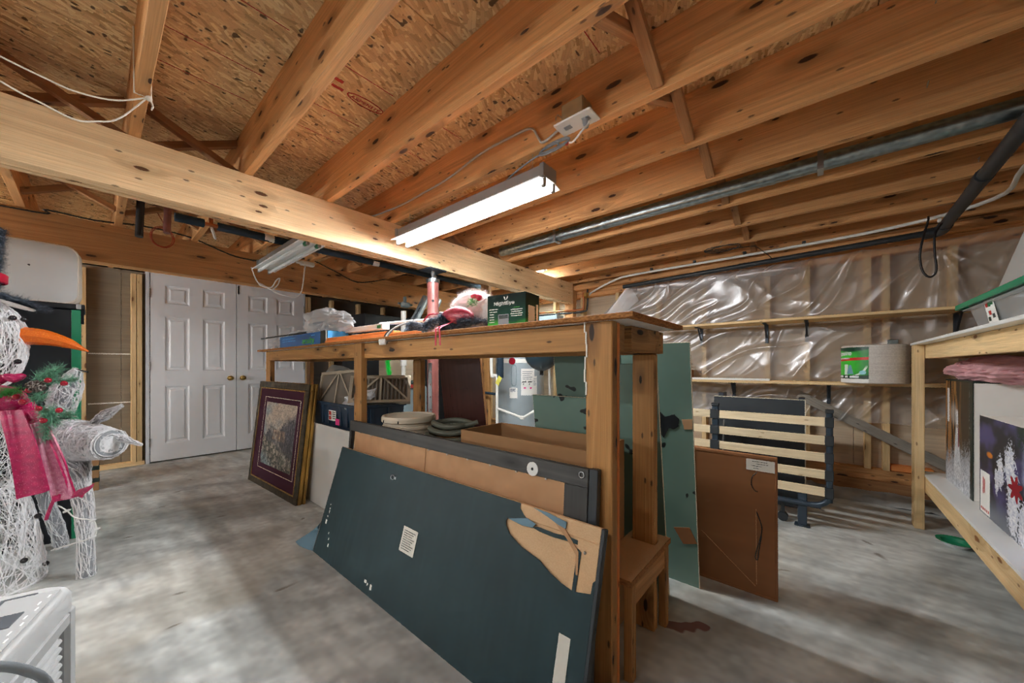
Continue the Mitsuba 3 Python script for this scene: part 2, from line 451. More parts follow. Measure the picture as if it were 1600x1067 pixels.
mat('glitter_pink', proc(lambda p, n, uv: mix(mix(lin('8E0A42'), lin('B81458'), noise(p.x * 60, p.y * 60, p.z * 60)), lin('F2A0BE'), smoothstep(.74, .95, noise(p.x * 380, p.y * 380, p.z * 380)))), .4)
mat('glitter_pink_sheer', proc(lambda p, n, uv: mix(mix(lin('B04A72'), lin('D69AB0'), noise(p.x * 90, p.y * 90, p.z * 90)), lin('F0C4D4'), smoothstep(.66, .92, noise(p.x * 380, p.y * 380, p.z * 380)))), .45)
mat('glitter_red', proc(lambda p, n, uv: mix(lin('8E1B32'), lin('E27A86'), smoothstep(.5, .85, noise(p.x * 300, p.y * 300, p.z * 300)))), .35)
mat('red_ribbon', 'C2203E', .4)
mat('berry', '8E1226', .2)
mat('pine_needle', proc(lambda p, n, uv: mix(lin('2E6B4A'), lin('7FB59A'), noise(p.x * 90, p.y * 90, p.z * 90))), .6)
mat('pine_bright', '3F8F3F', .6)
mat('pinecone', proc(lambda p, n, uv: mix(lin('3A2A26'), lin('A39A94'), smoothstep(.45, .8, noise(p.x * 150, p.y * 150, p.z * 150)))), .7)
mat('bead_black', '121214', .15)
mat('tinsel_dark', proc(lambda p, n, uv: mix(lin('26323F'), lin('74869A'), smoothstep(.5, .9, noise(p.x * 160, p.y * 160, p.z * 160)))), .4)
mat('white_fluff', 'F2F0EC', .8, spec=.2)
mat('white_case', proc(lambda p, n, uv: mix(lin('C2C4C4'), lin('D0D2D1'), fbm(p.x * 3, p.y * 3, p.z * 3, 3))), .5)
mat('case_edge', 'D2C9BB', .6)
mat('appliance', 'AEB1B2', .4)
mat('appliance_light', 'BDC0C1', .35)
mat('appliance_dark', '4E555C', .4)
mat('frame_gilt', proc(lambda p, n, uv: mix(lin('6B4E22'), lin('C79B4C'), noise(p.x * 60 + p.y * 60, p.z * 9, 1))), .35, .6)
mat('frame_bronze', proc(lambda p, n, uv: mix(lin('231E16'), lin('4A3F2C'), noise(p.x * 40 + p.y * 60, p.z * 40, 1))), .4, .3)
mat('mat_burgundy', '3D1A2B', .8, spec=.2)
mat('bag_plastic', 'DDE0E2', .25, spec=.6)
mat('blue_print', proc(lambda p, n, uv: mix(lin('16467E'), lin('2A70B4'), noise(p.y * 4, p.z * 20, 1))), .4)
mat('blue_light', '3F9BD8', .4)
mat('green_print', '3FA53A', .5)
mat('pkg_black', '14241F', .4)
mat('pkg_grey', '8A9098', .5)
mat('text_white', 'ECEFEE', .6)
mat('red_print', 'C8372F', .5)
mat('bubble_roll', proc(lambda p, n, uv: mix(lin('B7B0A8'), lin('D2CCC4'), noise(p.z * 170, 1, 1) * .5 + .5 * cell_rand(dr.floor(p.y * 160 + p.x * 40), dr.floor(p.z * 160), 1))), .6)
mat('fiberglass', proc(lambda p, n, uv: mix(lin('B87F86'), lin('E0B4B6'), fbm(p.x * 18, p.y * 18, p.z * 18, 4))), .95, spec=.1)
mat('grey_cloth', '9A9894', .7)
mat('bed_metal', '2F3C48', .35, .3)


def plastic_mix(name, milky, color='DDDCDA', rough=.25, spec=.9, metal=0.):
    mat(name + '_skin', color, rough, spec=spec, metal=metal)
    scene[name] = {'type': 'blendbsdf', 'weight': milky if isinstance(milky, dict) else float(milky), 'a': {'type': 'thindielectric', 'int_ior': 1.5}, 'b': {'type': 'ref', 'id': name + '_skin'}}
    return name


plastic_mix('poly_sheet', proc(lambda p, n, uv: .20 + .30 * smoothstep(-.45, 1.0, p.y) * smoothstep(.25, .7, fbm(p.y * 2.2 + p.z * 1.5, p.z * 2.5, 3, 3)) + .08 * smoothstep(.5, .8, noise(p.y * 9 + p.z * 9, p.z * 3 - p.y * 3, 5))), 'DCDCDE', .34, 1.0, .6)  # whitish silvery sheen painted into the film, stronger towards the left end
plastic_mix('bag_clear', .45, 'E4E6E8', .2)
plastic_mix('tote_clear', .22, 'D5DADC', .3)


# ------------------------------------------------------------------ the setting: slab, ceiling, walls
XL, XR, YF, YD = -2.2, 3.96, -1.45, 5.46          # inner faces of the room
ZJ, ZC = 2.02, 2.255                              # underside of the joists and of the subfloor
floor = put('floor', box(XL - .2, XR + .3, YF - .2, YD + .2, -.1, 0, .001), 'concrete')
labels[floor] = {'kind': 'structure', 'label': 'worn grey concrete slab with stains and trowel marks'}

ceiling = struct('ceiling', 'bare basement ceiling of wooden joists under strand board sheets')
ys = [-1.5, -.15, 1.07, 2.29, 3.51, 4.73, 5.62]
for j in range(len(ys) - 1):
    x, first = XL - .1, 1.22 if j % 2 else 2.0
    while x < XR + .2:
        x2 = min(x + first, XR + .25); first = 2.44
        put('subfloor_panel', box(x + .0015, x2 - .0015, ys[j] + .0015, ys[j + 1] - .0015, ZC, ZC + .018, .001), 'osb', ceiling)
        x = x2
put('subfloor_backing', box(XL - .1, XR + .25, -1.5, 5.62, ZC + .0185, ZC + .03, .001), 'sheathing_dark', ceiling)
# red lines and a red grade stamp printed on the strand board
for y in (.66, 1.48, 1.80, 2.02, .25):
    put('printed_line', [box(x, x + .31, y - .002, y + .002, ZC - .0006, ZC + .001, .0002) for x in (.16, .585, .99)], 'ink_red', ceiling, label='thin red line printed on the strand board')
th = np.linspace(0, 2 * np.pi, 48)
put('grade_stamp', tube(np.stack([.835 + .085 * np.cos(th), 1.62 + .028 * np.sin(th), np.full(48, ZC - .0004)], 1), .003, 4), 'ink_red', ceiling, label='red oval grade stamp on the strand board')
words('stamp_lettering', 'ASPENITE', (.765, 1.632, ZC), (1, 0, 0), (0, -1, 0), .020, 'ink_red', ceiling, .14, bold=True)
put('stamp_mark', [box(.62, .665, 1.60, 1.635, ZC - .0006, ZC + .001, .0002), box(.64, .71, 1.565, 1.585, ZC - .0006, ZC + .001, .0002), box(.68, .73, 1.612, 1.630, ZC - .0006, ZC + .001, .0002), box(.60, .63, 1.655, 1.67, ZC - .0006, ZC + .001, .0002)], 'ink_red', ceiling)

JX = [.137 + .41 * k for k in range(-5, 0)] + [.137, .547, .955, 1.373, 1.786, 2.19, 2.60, 3.03, 3.44, 3.80]   # right faces of the joists
for x in JX:
    wput('joist', pbox(x - .038, x, YF, YD, ZJ, ZC, 1), 'wood_joist', ceiling)
wput('rim_board', pbox(3.86, XR, YF, YD, ZJ - .02, ZC, 1), 'wood_joist', ceiling)
# crossed bracing between the joists, in rows
rows = {.445: range(7, 14), 2.36: [3, 4, 5, 9, 10], 3.48: range(4, 13)}
for y, bays in rows.items():
    for k in bays:
        a, b = JX[k], JX[k + 1] - .038
        for s, dy in ((0, 0), (1, .045)):
            z0, z1 = (ZC - .03, ZJ + .02) if s == 0 else (ZJ + .02, ZC - .03)
            wput('cross_brace', plank((a, y + dy, z0), (b, y + dy, z1), .04, .032, (0, 0, 1)), 'wood_brace', ceiling)

for x, y, z, d in ((2.147, -.32, 2.135, .03), (2.562, -.42, 2.09, .03), (2.99, -.62, 2.10, .03), (1.748, -.28, 2.19, .02), (1.335, .86, 2.11, .03), (3.40, .62, 2.06, .03), (3.40, .88, 2.06, .03)):
    put('bent_nail', tube([(x + .01, y, z), (x - d, y, z - .003), (x - d - .008, y + .004, z - .02), (x - d - .006, y + .006, z - .03)], .002, 5), 'steel', ceiling)

# unseen walls close the room and bounce light back into it; the walls in view are framed in timber
for nm, b in (('wall_front', box(XL - .1, XR + .1, YF - .1, YF, 0, ZC, .001)), ('wall_left', box(XL - .1, XL, YF, YD + .1, 0, ZC, .001))):
    k = put(nm, b, 'drywall'); labels[k] = {'kind': 'structure'}

wall_back = struct('wall_back', 'framed wall covered with brown sheathing beside and beyond the white double door')
Y0 = 5.36
for x0, x1 in ((-2.2, -1.03), (-1.03, .19), (.19, .395), (1.885, 2.66), (2.66, 3.96)):
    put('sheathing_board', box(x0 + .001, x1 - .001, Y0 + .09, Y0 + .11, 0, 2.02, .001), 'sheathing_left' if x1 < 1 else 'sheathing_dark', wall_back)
put('seam_tape', [box(-.03, .26, Y0 + .088, Y0 + .0905, z, z + .012, .0005) for z in (1.145, .648)], 'paper_white', wall_back, label='white strip of seam tape on the brown sheathing')
for x in (-1.9, -1.5, -1.09, -.66, -.06, .275, .317, 1.905, 1.95, 2.26, 2.66, 3.07, 3.48):
    wput('stud', pbox(x - .019, x + .019, Y0, Y0 + .089, .04, 1.98, 2), 'wood_pine', wall_back)
for x0, x1 in ((-2.2, .355), (1.89, 3.95)):
    wput('bottom_plate', pbox(x0, x1, Y0, Y0 + .089, 0, .04, 0), 'wood_pine', wall_back)
wput('header', pbox(-2.2, 3.95, Y0, Y0 + .089, 2.045, 2.255, 0), 'wood_joist', wall_back)
for x0, x1 in ((.362, .39), (1.877, 1.895)):
    put('door_jamb', box(x0, x1, Y0 - .005, Y0 + .1, 0, 2.04, .002), 'trim_paint', wall_back)
put('door_jamb', box(.362, 1.895, Y0 - .005, Y0 + .1, 2.026, 2.045, .002), 'trim_paint', wall_back)
put('closet_backing', box(.36, 1.9, Y0 + .12, Y0 + .13, 0, 2.1, .001), 'black_flat', wall_back)  # black sheet closing the opening behind the doors


def panel_door(n, x0, x1, cols, knob_x, hinge_x, lab):
    d = struct(f'door_{n}', lab)
    from shapely import geometry as sg
    z0, z1 = .014, 2.022
    holes = [(a, b, c, e) for a, b in cols for c, e in ((.196, .81), (.975, 1.56), (1.70, 1.90))]
    poly = sg.box(x0, z0, x1, z1)
    for a, b, c, e in holes: poly = poly.difference(sg.box(a, c, b, e))
    slab = trimesh.creation.extrude_polygon(poly, .035, engine='earcut')
    v = np.array(slab.vertices)
    put('slab', (np.stack([v[:, 0], Y0 + .035 - v[:, 2], v[:, 1]], 1), slab.faces), 'door_paint', d)
    for a, b, c, e in holes:
        V, F = [], []
        loops = ((0, 0), (.010, .010), (.016, .013), (.030, .013), (.046, .004))
        for ins, dep in loops:
            V += [(a + ins, Y0 + dep, c + ins), (b - ins, Y0 + dep, c + ins), (b - ins, Y0 + dep, e - ins), (a + ins, Y0 + dep, e - ins)]
        for k in range(len(loops) - 1):
            for i in range(4):
                p, q = k * 4 + i, k * 4 + (i + 1) % 4
                F += [(p, q, q + 4), (p, q + 4, p + 4)]
        m = (len(loops) - 1) * 4; F += [(m, m + 1, m + 2), (m, m + 2, m + 3)]
        put('door_panel', (np.array(V), np.array(F)), 'door_paint', d)
    kb = put('knob', lathe([(0, .055), (.016, .054), (.026, .045), (.027, .036), (.018, .028), (.010, .022), (.010, .008), (.028, .006), (.030, 0), (0, 0)], 20, (0, -1, 0), (knob_x, Y0, .885)), 'brass', d, smooth=40, label='round brass door knob')
    for z in (.22, 1.03, 1.80):
        put('hinge', cyl((hinge_x, Y0 - .006, z - .045), (hinge_x, Y0 - .006, z + .045), .006, 10), 'hinge_metal', d, smooth=40)
    return d


panel_door(1, .395, 1.130, ((.507, .707), (.820, 1.020)), 1.072, .391, 'left leaf of the white six panel double door')
d2 = panel_door(2, 1.137, 1.874, ((1.249, 1.452), (1.554, 1.757)), 1.195, 1.877, 'right leaf of the white six panel double door')
put('flush_bolt', box(1.145, 1.160, Y0 - .006, Y0, 1.90, 2.0, .002), 'black_flat', d2, label='black slide bolt at the top of the door')

# the plastic covered wall
wall_right = struct('wall_right', 'framed wall behind clear plastic sheeting, with brown sheathing between its studs')
for y0, y1 in ((YF, -.2), (-.2, 1.02), (1.02, 2.24), (2.24, 3.46), (3.46, YD)):
    put('sheathing_board', box(XR, XR + .02, y0 + .001, y1 - .001, .02, 2.02, .001), 'sheathing', wall_right)
for y in (5.0, 4.6, 4.2, 3.8, 3.4, 3.0, 2.6, 2.2, 1.75, 1.30, .86, .355, .085, -.275, -.375, -.70, -1.1):
    wput('stud', pbox(3.87, 3.959, y - .019, y + .019, .24, 1.86, 2), 'wood_pine', wall_right)
for z0, z1, x0 in ((1.86, 1.90, 3.865), (1.90, 1.94, 3.87), (.20, .24, 3.865), (.16, .20, 3.86)):
    wput('plate', pbox(x0, 3.959, YF, YD, z0, z1, 1), 'wood_joist', wall_right)
wput('sill_beam', pbox(3.84, 3.959, YF, YD, .07, .16, 1), 'wood_brace', wall_right)
wput('sill_board', pbox(3.80, 3.96, YF, YD, 1.94, 2.0, 1), 'wood_joist', wall_right)
q = np.random.default_rng(5)
gy = np.linspace(YF, 3.0, 160); prof = np.linspace(0, 1, 9)
P = np.zeros((160, 9, 3))
for i, y in enumerate(gy):
    for j, t in enumerate(prof):
        a = t * math.pi / 2
        P[i, j] = (3.93 - .16 * math.sin(a) * (1 if t else 1), y, .10 * math.cos(a))
P[..., 0] += (meshkit.fbm(P * 14, 3) - .5) * .05; P[..., 2] = np.maximum(0, P[..., 2] + (meshkit.fbm(P * 17 + 9, 3) - .5) * .04)
put('footing', sheet(P), 'rubble', wall_right, smooth=True, label='rough grey concrete footing along the foot of the wall')
wput('nailing_block', pbox(3.875, 3.959, -.61, -.40, .245, .285, 1), 'wood_cedar', wall_right)

# the sheeting: a wrinkled film stapled to the studs
ny, nz = 330, 150
yy, zz = np.meshgrid(np.linspace(2.02, YF + .02, ny), np.linspace(.60, 1.90, nz), indexing='ij')


def ridges(a, b, ang, sx, sy, seed):
    ca, sa = math.cos(ang), math.sin(ang)
    u, v = a * ca + b * sa, -a * sa + b * ca
    w = meshkit.fbm(np.stack([u * 1.5, v * 1.5, u * 0 + seed], -1), 2, seed) * .5
    return 1 - np.abs(2 * meshkit.noise(np.stack([u * sx, (v + w) * sy, u * 0 + seed * 3.1], -1), seed) - 1)


s = -yy
bulge = np.zeros_like(yy)
for ang, sx, sy, amp, sd, pw in ((.66, .7, 5.0, .050, 1, 3.5), (.55, 1.1, 9, .032, 4, 4), (.95, 1.0, 7, .026, 8, 4), (-.5, 1.3, 6, .010, 11, 4), (.62, 2, 22, .006, 14, 3)):
    zone = np.clip(meshkit.noise(np.stack([s * 1.3, zz * 1.6, s * 0 + sd], -1), sd + 30) * 3.0 - .95, .05, 1)
    bulge += amp * zone * ridges(s, zz, ang, sx, sy, sd) ** pw
bulge += .012 * meshkit.fbm(np.stack([s * 3, zz * 3, s * 0], -1), 3, 21)
# drawn together in a fan below the pipe, at the right
rr, aa = np.hypot(s - .62, 1.87 - zz) + 1e-6, np.arctan2(s - .62, 1.87 - zz)
fan = np.exp(-((rr - .32) / .26) ** 2) * np.exp(-((aa - .15) / .75) ** 2)
bulge *= 1 - .75 * np.exp(-((yy + .29) / .22) ** 2) * np.exp(-((zz - 1.05) / .16) ** 2)
bulge *= 1 - .8 * np.exp(-((zz - .894) / .03) ** 2) - .8 * np.exp(-((zz - 1.395) / .03) ** 2)
bulge += fan * .035 * (.5 + .5 * np.cos(aa * 17)) ** 2
xx = 3.862 - np.minimum(bulge, .10)
rag = .03 * meshkit.noise(np.stack([s[:, :1] * 5, s[:, :1] * 0, s[:, :1] * 0], -1), 40)
zz2 = zz + (rag - .015) * (1 - (zz - .6) / 1.3)
drop = np.clip((yy - 1.62) / .4, 0, 1)                    # the corner that has come down at the left end
zz2 = zz2 - drop * .42 * ((zz - .6) / 1.3) ** 2
sh = thing('plastic_sheeting', 'clear wrinkled plastic sheeting stapled over the studs of the far right wall', 'plastic sheet')
put('film', sheet(np.stack([xx, yy, zz2], -1)), 'poly_sheet', sh, smooth=True)
# a folded upper edge
n = 70; ye = np.linspace(1.5, .1, n); rowz = np.linspace(0, 1, 8)
P = np.zeros((n, 8, 3))
for j, t in enumerate(rowz):
    P[:, j] = np.stack([np.full(n, 3.845 - .018 * math.sin(t * 3.1)), ye, 1.905 - t * (.085 + .03 * meshkit.noise(np.stack([ye * 6, ye * 0, ye * 0], -1), 3))], 1)
P[..., 0] -= .012 * meshkit.fbm(P * np.array([9, 9, 30]), 3, 5)
put('folded_edge', sheet(P), 'poly_sheet', sh, smooth=True)
n = 40; P = np.zeros((n, 14, 3))
for j in range(14):
    t, e = np.linspace(0, 1, n), j / 13
    P[:, j] = np.stack([3.80 - .05 * np.sin(t * 3) - .05 * e * np.sin(t * 5 + 1), 1.55 + t * .62 - .10 * e, 1.88 - t * .62 - .16 * e * (1 - .3 * t)], 1)
P[..., 0] -= .04 * meshkit.fbm(P * 11, 3, 9)
put('fallen_corner', sheet(P), 'bag_clear', sh, smooth=True)

# ------------------------------------------------------------------ beams, post, pipes
for y, zb, lab, xe in ((2.26, 1.782, 'long built-up wooden beam across the room in front, resting on the red steel post', 3.76), (3.80, 1.747, 'long wooden beam running just in front of the white double door', 3.84)):
    b = thing('support_beam', lab, 'beam', 'built-up wooden beams')
    for i in range(3):
        wput('ply_board', pbox(XL, xe, y + i * .0385, y + i * .0385 + .038, zb + (i == 1) * .002, 2.02, 0), 'wood_beam' if y < 3 else 'wood_joist', b)
wput('corner_post', pbox(3.765, 3.84, 2.26, 2.376, .10, 1.94, 2), 'wood_joist', wall_right)
jp = thing('steel_post', 'red painted adjustable steel post carrying the long beam', 'post')
put('column', cyl((1.744, 2.315, .012), (1.744, 2.315, 1.68), .044, 32), 'post_red', jp, smooth=40)
put('base_plate', box(1.644, 1.844, 2.215, 2.415, 0, .012), 'dark_metal', jp)
put('collar', [cyl((1.744, 2.315, 1.68), (1.744, 2.315, 1.705), .052, 32), cyl((1.744, 2.315, 1.694), (1.744, 2.315, 1.715), .03, 6)], 'galvanized', jp, smooth=40)
put('screw', lathe([(.013 + .002 * (i % 2), 1.694 + i * .004) for i in range(20)], 16, at=(1.744, 2.315, 0)), 'steel', jp)
put('top_plate', box(1.664, 1.824, 2.245, 2.385, 1.769, 1.7815), 'dark_metal', jp)
put('pin_hole', cyl((1.716, 2.2785, 1.53), (1.709, 2.27, 1.53), .009, 12), 'black_flat', jp)

g = thing('metal_duct', 'galvanized round metal duct running along the joists to the right of the lit lamp', 'duct')
pts = [(2.42, 2.20, 2.065), (2.42, 1.18, 2.062), (2.42, .20, 2.060), (2.42, YF, 2.057)]
for i in range(3):
    put('duct_section', cyl(pts[i], pts[i + 1], .040, 28), 'galvanized', g, smooth=40)
for p in pts[1:3]:
    put('crimp', cyl(np.array(p) - (0, .012, 0), np.array(p) + (0, .012, 0), .0425, 28), 'galvanized', g, smooth=40)
put('hanger_strap', [box(2.375, 2.465, y - .012, y + .012, 2.014, 2.0165, .0005) for y in (1.6, .0)] + [box(x - .001, x + .001, y - .012, y + .012, 2.015, 2.25, .0004) for y in (1.6, .0) for x in (2.376, 2.464)], 'steel', g)

p = thing('drain_pipe', 'black plastic drain pipe above the plastic-covered wall, with an arm across the joists', 'pipe')
put('pipe_run', cyl((3.74, 1.62, 1.885), (3.70, -.60, 1.93), .021, 20), 'abs_black', p, smooth=40)
put('pipe_arm', cyl((3.60, -.612, 1.935), (1.2, -.585, 1.962), .030, 24), 'abs_black', p, smooth=40)
put('elbow', tube([(3.71, -.54, 1.928), (3.71, -.59, 1.93), (3.68, -.612, 1.932), (3.58, -.612, 1.935)], .035, 20, 5), 'abs_black', p, smooth=40)
put('coupling', [cyl((2.85, -.6, 1.943), (2.79, -.6, 1.944), .0345, 24), cyl((3.73, .55, 1.908), (3.73, .50, 1.909), .0245, 20)], 'abs_black', p, smooth=40)
put('size_mark', box(3.545, 3.575, -.59, -.575, 1.955, 1.975, .002), 'paper_white', p)
p = thing('water_pipe', 'thin white plastic water pipe running below the joists beside the plastic-covered wall', 'pipe')
put('tubing', tube([(3.86, 2.12, 1.84), (3.84, 2.05, 1.90), (3.72, 1.72, 1.965), (3.69, 1.45, 1.985), (3.69, .34, 1.988), (3.62, -.40, 1.988), (3.38, -.765, 1.99), (2.95, -.752, 1.99), (2.2, -.74, 1.99), (1.3, -.74, 1.99)], .011, 12, 5), 'pvc_white', p, smooth=40)
put('clip', [box(3.675, 3.705, y - .012, y + .012, 1.995, 2.02) for y in (1.3, .9, .5, .1)], 'abs_black', p)

k = thing('insulated_pipe', 'dark foam insulated water pipe hanging between the two wooden beams', 'pipe')
put('insulation', [cyl((.33, 3.03, 1.947), (.47, 3.03, 1.948), .026, 20), cyl((.54, 3.03, 1.948), (2.95, 3.03, 1.955), .026, 20)], 'foam_blue', k, smooth=40)
put('copper_tee', [cyl((.46, 3.03, 1.948), (.55, 3.03, 1.948), .012, 14), cyl((.505, 3.03, 1.948), (.505, 3.03, 2.05), .011, 14)], 'copper', k, smooth=40)
for x in (.80, 1.62, 2.25):
    put('pipe_label', tube([(x, 3.03, 1.9495), (x + .06, 3.03, 1.9495)], .0266, 20, cap=False), 'paper_white', k, smooth=40)
put('valve', [cyl((.52, 3.10, 1.95), (.56, 3.22, 1.92), .009, 10)], 'pvc_white', k, smooth=40)
for i, (x, y) in enumerate(((.195, 3.34), (.325, 3.34))):
    own('vent_pipe', cyl((x, y, 1.86 + .06 * i), (x + .015, y + .05, 2.24), .020, 14), ('abs_black', 'post_red')[i], ('short black vent pipe rising between the joists above the far beam', 'short dark red pipe rising beside the coil of orange cord')[i], 'pipe', smooth=40)
own('overhead_cable', tube([(-2.157, 3.785, 2.027), (-0.363, 3.785, 2.001), (-0.195, 3.785, 2.031), (0.016, 3.785, 2.027), (0.261, 3.785, 2.056), (0.509, 3.785, 2.042), (0.796, 3.785, 1.960), (1.078, 3.785, 1.975), (1.348, 3.785, 2.067), (1.589, 3.785, 2.011), (1.854, 3.785, 1.932), (2.152, 3.785, 2.011), (2.517, 3.785, 2.130), (3.493, 3.785, 2.078)], .005, 8, 6), 'cord_black', 'black cable sagging along the face of the far beam', 'cable', smooth=True)
th = np.linspace(0, 6 * np.pi, 90)
own('orange_cord', tube(np.vstack([[(.305, 3.785, 2.2)], np.stack([.345 + (.062 + .006 * np.sin(th * .37)) * np.cos(th), 3.785 - .006 * np.sin(th * .5), 2.0 + (.075 + .006 * np.cos(th * .29)) * np.sin(th)], 1)]), .0028, 6), 'cord_orange', 'coil of thin orange cord hanging on the far beam', 'cord', smooth=True)
r = thing('white_rope', 'thin white rope tied around a ceiling joist and sagging away to the left', 'rope')
put('strand', [tube([(.132, 1.885, 2.012), (.05, 1.9, 1.965), (-.04, 1.9, 1.945), (-.12, 1.9, 1.955), (-.30, 1.9, 1.985), (-.7, 1.9, 2.02)], .0028, 6, 8),
               tube([(.132, 1.885, 2.012), (.06, 1.89, 1.90), (.008, 1.9, 1.868), (-.04, 1.9, 1.850), (-.11, 1.9, 1.868), (-.18, 1.9, 1.89), (-.4, 1.9, 1.99), (-.7, 1.9, 2.02)], .0028, 6, 8)], 'rope', r, smooth=True)
put('knot', [ball((.136, 1.885, 2.012), (.010, .012, .010), 1), tube([(.139, 1.88, 2.25), (.141, 1.885, 2.014), (.098, 1.885, 2.012), (.096, 1.885, 2.25)], .003, 6), tube([(.14, 1.885, 2.012), (.146, 1.88, 1.985), (.142, 1.88, 1.97)], .003, 6)], 'rope', r, smooth=True)


# ------------------------------------------------------------------ the shop lamps, in view and out of view
def shop_light(x0, x1, y0, y1, z, radiance, color, label, lit):
    t = thing('shop_light', label, 'lamp', 'shop lamps under the joists')
    xc = (x0 + x1) / 2
    put('housing', box(xc - .045, xc + .045, y0, y1, z + .0165, z + .075, .004), 'fixture_grey', t)
    w = [(x0, z + .002), (x0 + .002, z - .003), (xc - .03, z + .012), (xc + .03, z + .012), (x1 - .002, z - .003), (x1, z + .001), (xc + .032, z + .016), (xc - .032, z + .016)]
    n = len(w); V = np.array([(a, yy_, b) for yy_ in (y0, y1) for a, b in w])
    F = [(i, (i + 1) % n, n + (i + 1) % n) for i in range(n)] + [(i, n + (i + 1) % n, n + i) for i in range(n)]
    put('reflector', (V, np.array(F)), 'reflector', t)
    for i, dx in enumerate((-.036, .036)):
        m = cyl((xc + dx, y0 + .03, z - .010), (xc + dx, y1 - .03, z - .010), .013, 16)
        if lit:
            put('tube', m, 'tube_off', t, smooth=40, emitter={'type': 'area', 'radiance': {'type': 'rgb', 'value': [radiance * c for c in color]}})
        else:
            put('tube', m, 'tube_off', t, smooth=40)
            put('tube_cap', cyl((xc + dx, y0 + .028, z - .010), (xc + dx, y0 + .06, z - .010), .0138, 16), 'green_cap', t, smooth=40)
    for y in (y0 + .012, y1 - .012):
        put('end_bracket', [box(xc - .052, xc + .052, y - .012, y + .012, z + .016, z + .078, .003), box(xc - .045, xc - .027, y - .010, y + .010, z - .026, z + .02, .003), box(xc + .027, xc + .045, y - .010, y + .010, z - .026, z + .02, .003)], 'fixture_grey', t)
    for y in (y0 + .10, y1 - .10):
        put('chain', [tube([(xc + s * .03, y, z + .074), (xc, y, z + .115), (xc, y, ZC - .002)], .0016, 5) for s in (-1, 1)], 'steel', t)
    return t


lamp1 = shop_light(1.268, 1.432, .93, 2.135, 1.852, TUBE_MAIN, LAMP_COLOR, 'lit fluorescent shop lamp hanging under the joists in the middle of the ceiling', True)
lamp2 = shop_light(.858, 1.020, 2.50, 3.565, 1.832, 0, LAMP_COLOR, 'unlit white shop lamp with two tubes hanging between the wooden beams', False)


def unseen_wall_lamp(p0, p1, out, radiance, color, label):
    """Bare tube on a batten on a wall out of view, placed to light the room."""
    t = thing('batten_lamp', label, 'lamp'); p0, p1, out = (np.array(x, float) for x in (p0, p1, out))
    e = unit(p1 - p0); up = np.array([0, 0, 1.]); m = (p0 + p1) / 2
    put('batten', obox(m + out * .022, e, out, np.cross(e, out), np.linalg.norm(p1 - p0), .044, .05, .004), 'enamel_white', t)
    put('end_holder', [obox(q_ + out * .058, e, out, np.cross(e, out), .02, .05, .03, .004) for q_ in (p0 + e * .012, p1 - e * .012)], 'enamel_white', t)
    put('tube', cyl(p0 + e * .022 + out * .075, p1 - e * .022 + out * .075, .014, 16), 'tube_off', t, smooth=40, emitter={'type': 'area', 'radiance': {'type': 'rgb', 'value': [radiance * c for c in color]}})
    return t


lamp3 = unseen_wall_lamp((XL, 4.5, 1.3), (XL, 2.9, 1.3), (1, 0, 0), UNSEEN_TUBE_SIDE, LAMP_COLOR, 'unseen bare tube lamp on the left wall, placed to light the door and bench')  # out of view, placed to light door, bench front and leaning pictures
lamp5 = shop_light(-.95, -.786, .35, 1.56, 1.93, UNSEEN_TUBE_LEFT, LAMP_COLOR, 'unseen shop lamp beyond the left edge of the view, lighting the floor before the bench', True)  # out of view, placed to light the floor left of the bench
lamp4 = shop_light(3.15, 3.314, 2.32, 2.95, 2.105, UNSEEN_TUBE_FAR, COOL_COLOR, 'unseen cool white shop lamp behind the long beam, placed to light the utility corner', True)  # unseen behind the beam, placed to light the water heater corner

c = thing('power_cord', 'grey bundled power cord running from the lit lamp to the ceiling outlet', 'cord')
th = np.linspace(0, 2 * np.pi, 20)
loop = lambda cx, cy, cz, a, b, t0: [(cx + b * math.cos(t) * .35, cy + a * math.sin(t), cz + b * math.cos(t)) for t in th + t0]
put('flex', tube([(1.35, 1.22, 1.94), (1.325, 1.12, 1.955), (1.30, .99, 1.962), (1.30, .93, 1.965)], .0042, 7, 6), 'cord_grey', c, smooth=True)
put('bundle', [tube(loop(1.288, .865, 1.965, .075, .013 + .006 * i, .3 * i), .004, 6) for i in range(3)] + [tube(loop(1.283, .89, 1.958, .05, .02, 1.2), .004, 6)], 'cord_grey', c, smooth=True)
put('lead', tube([(1.29, .80, 1.955), (1.285, .77, 1.945), (1.27, .72, 1.962), (1.285, .705, 1.985), (1.29, .70, 2.0)], .0042, 7, 6), 'cord_white', c, smooth=True)
put('plug', lathe([(0, -.02), (.007, -.018), (.012, -.004), (.015, .012), (.012, .018), (0, .018)], 14, (0, .15, 1), (1.292, .715, 1.998)), 'cord_grey', c, smooth=40)
put('tie', tube(loop(1.288, .80, 1.958, .006, .017, 0), .0025, 6), 'red_print', c, smooth=True)
o = thing('ceiling_outlet', 'tan steel outlet box with a white cover plate on the side of a joist', 'outlet')
put('junction_box', box(1.255, 1.334, .71, .81, 2.028, 2.095, .004), 'box_steel', o)
pl = put('cover_plate', box(1.248, 1.336, .675, .845, 2.018, 2.026, .003), 'plate_white', o)
for y in (.715, .80):
    put('socket', [box(1.280, 1.304, y - .016, y + .016, 2.0165, 2.0185, .0005)], 'pkg_grey', pl)
own('ceiling_cable', tube([(1.328, 2.55, 2.125), (1.328, 2.30, 2.10), (1.328, 2.07, 2.088), (1.328, 1.85, 2.092), (1.328, 1.625, 2.100), (1.328, 1.353, 2.140), (1.328, 1.141, 2.140), (1.328, 1.023, 2.128), (1.325, .975, 2.06), (1.325, .955, 2.035), (1.322, .90, 2.040), (1.318, .84, 2.060), (1.315, .808, 2.06)], .0058, 8, 6), 'cable', 'grey cable stapled along the side of a joist to the ceiling outlet', 'cable', smooth=True)

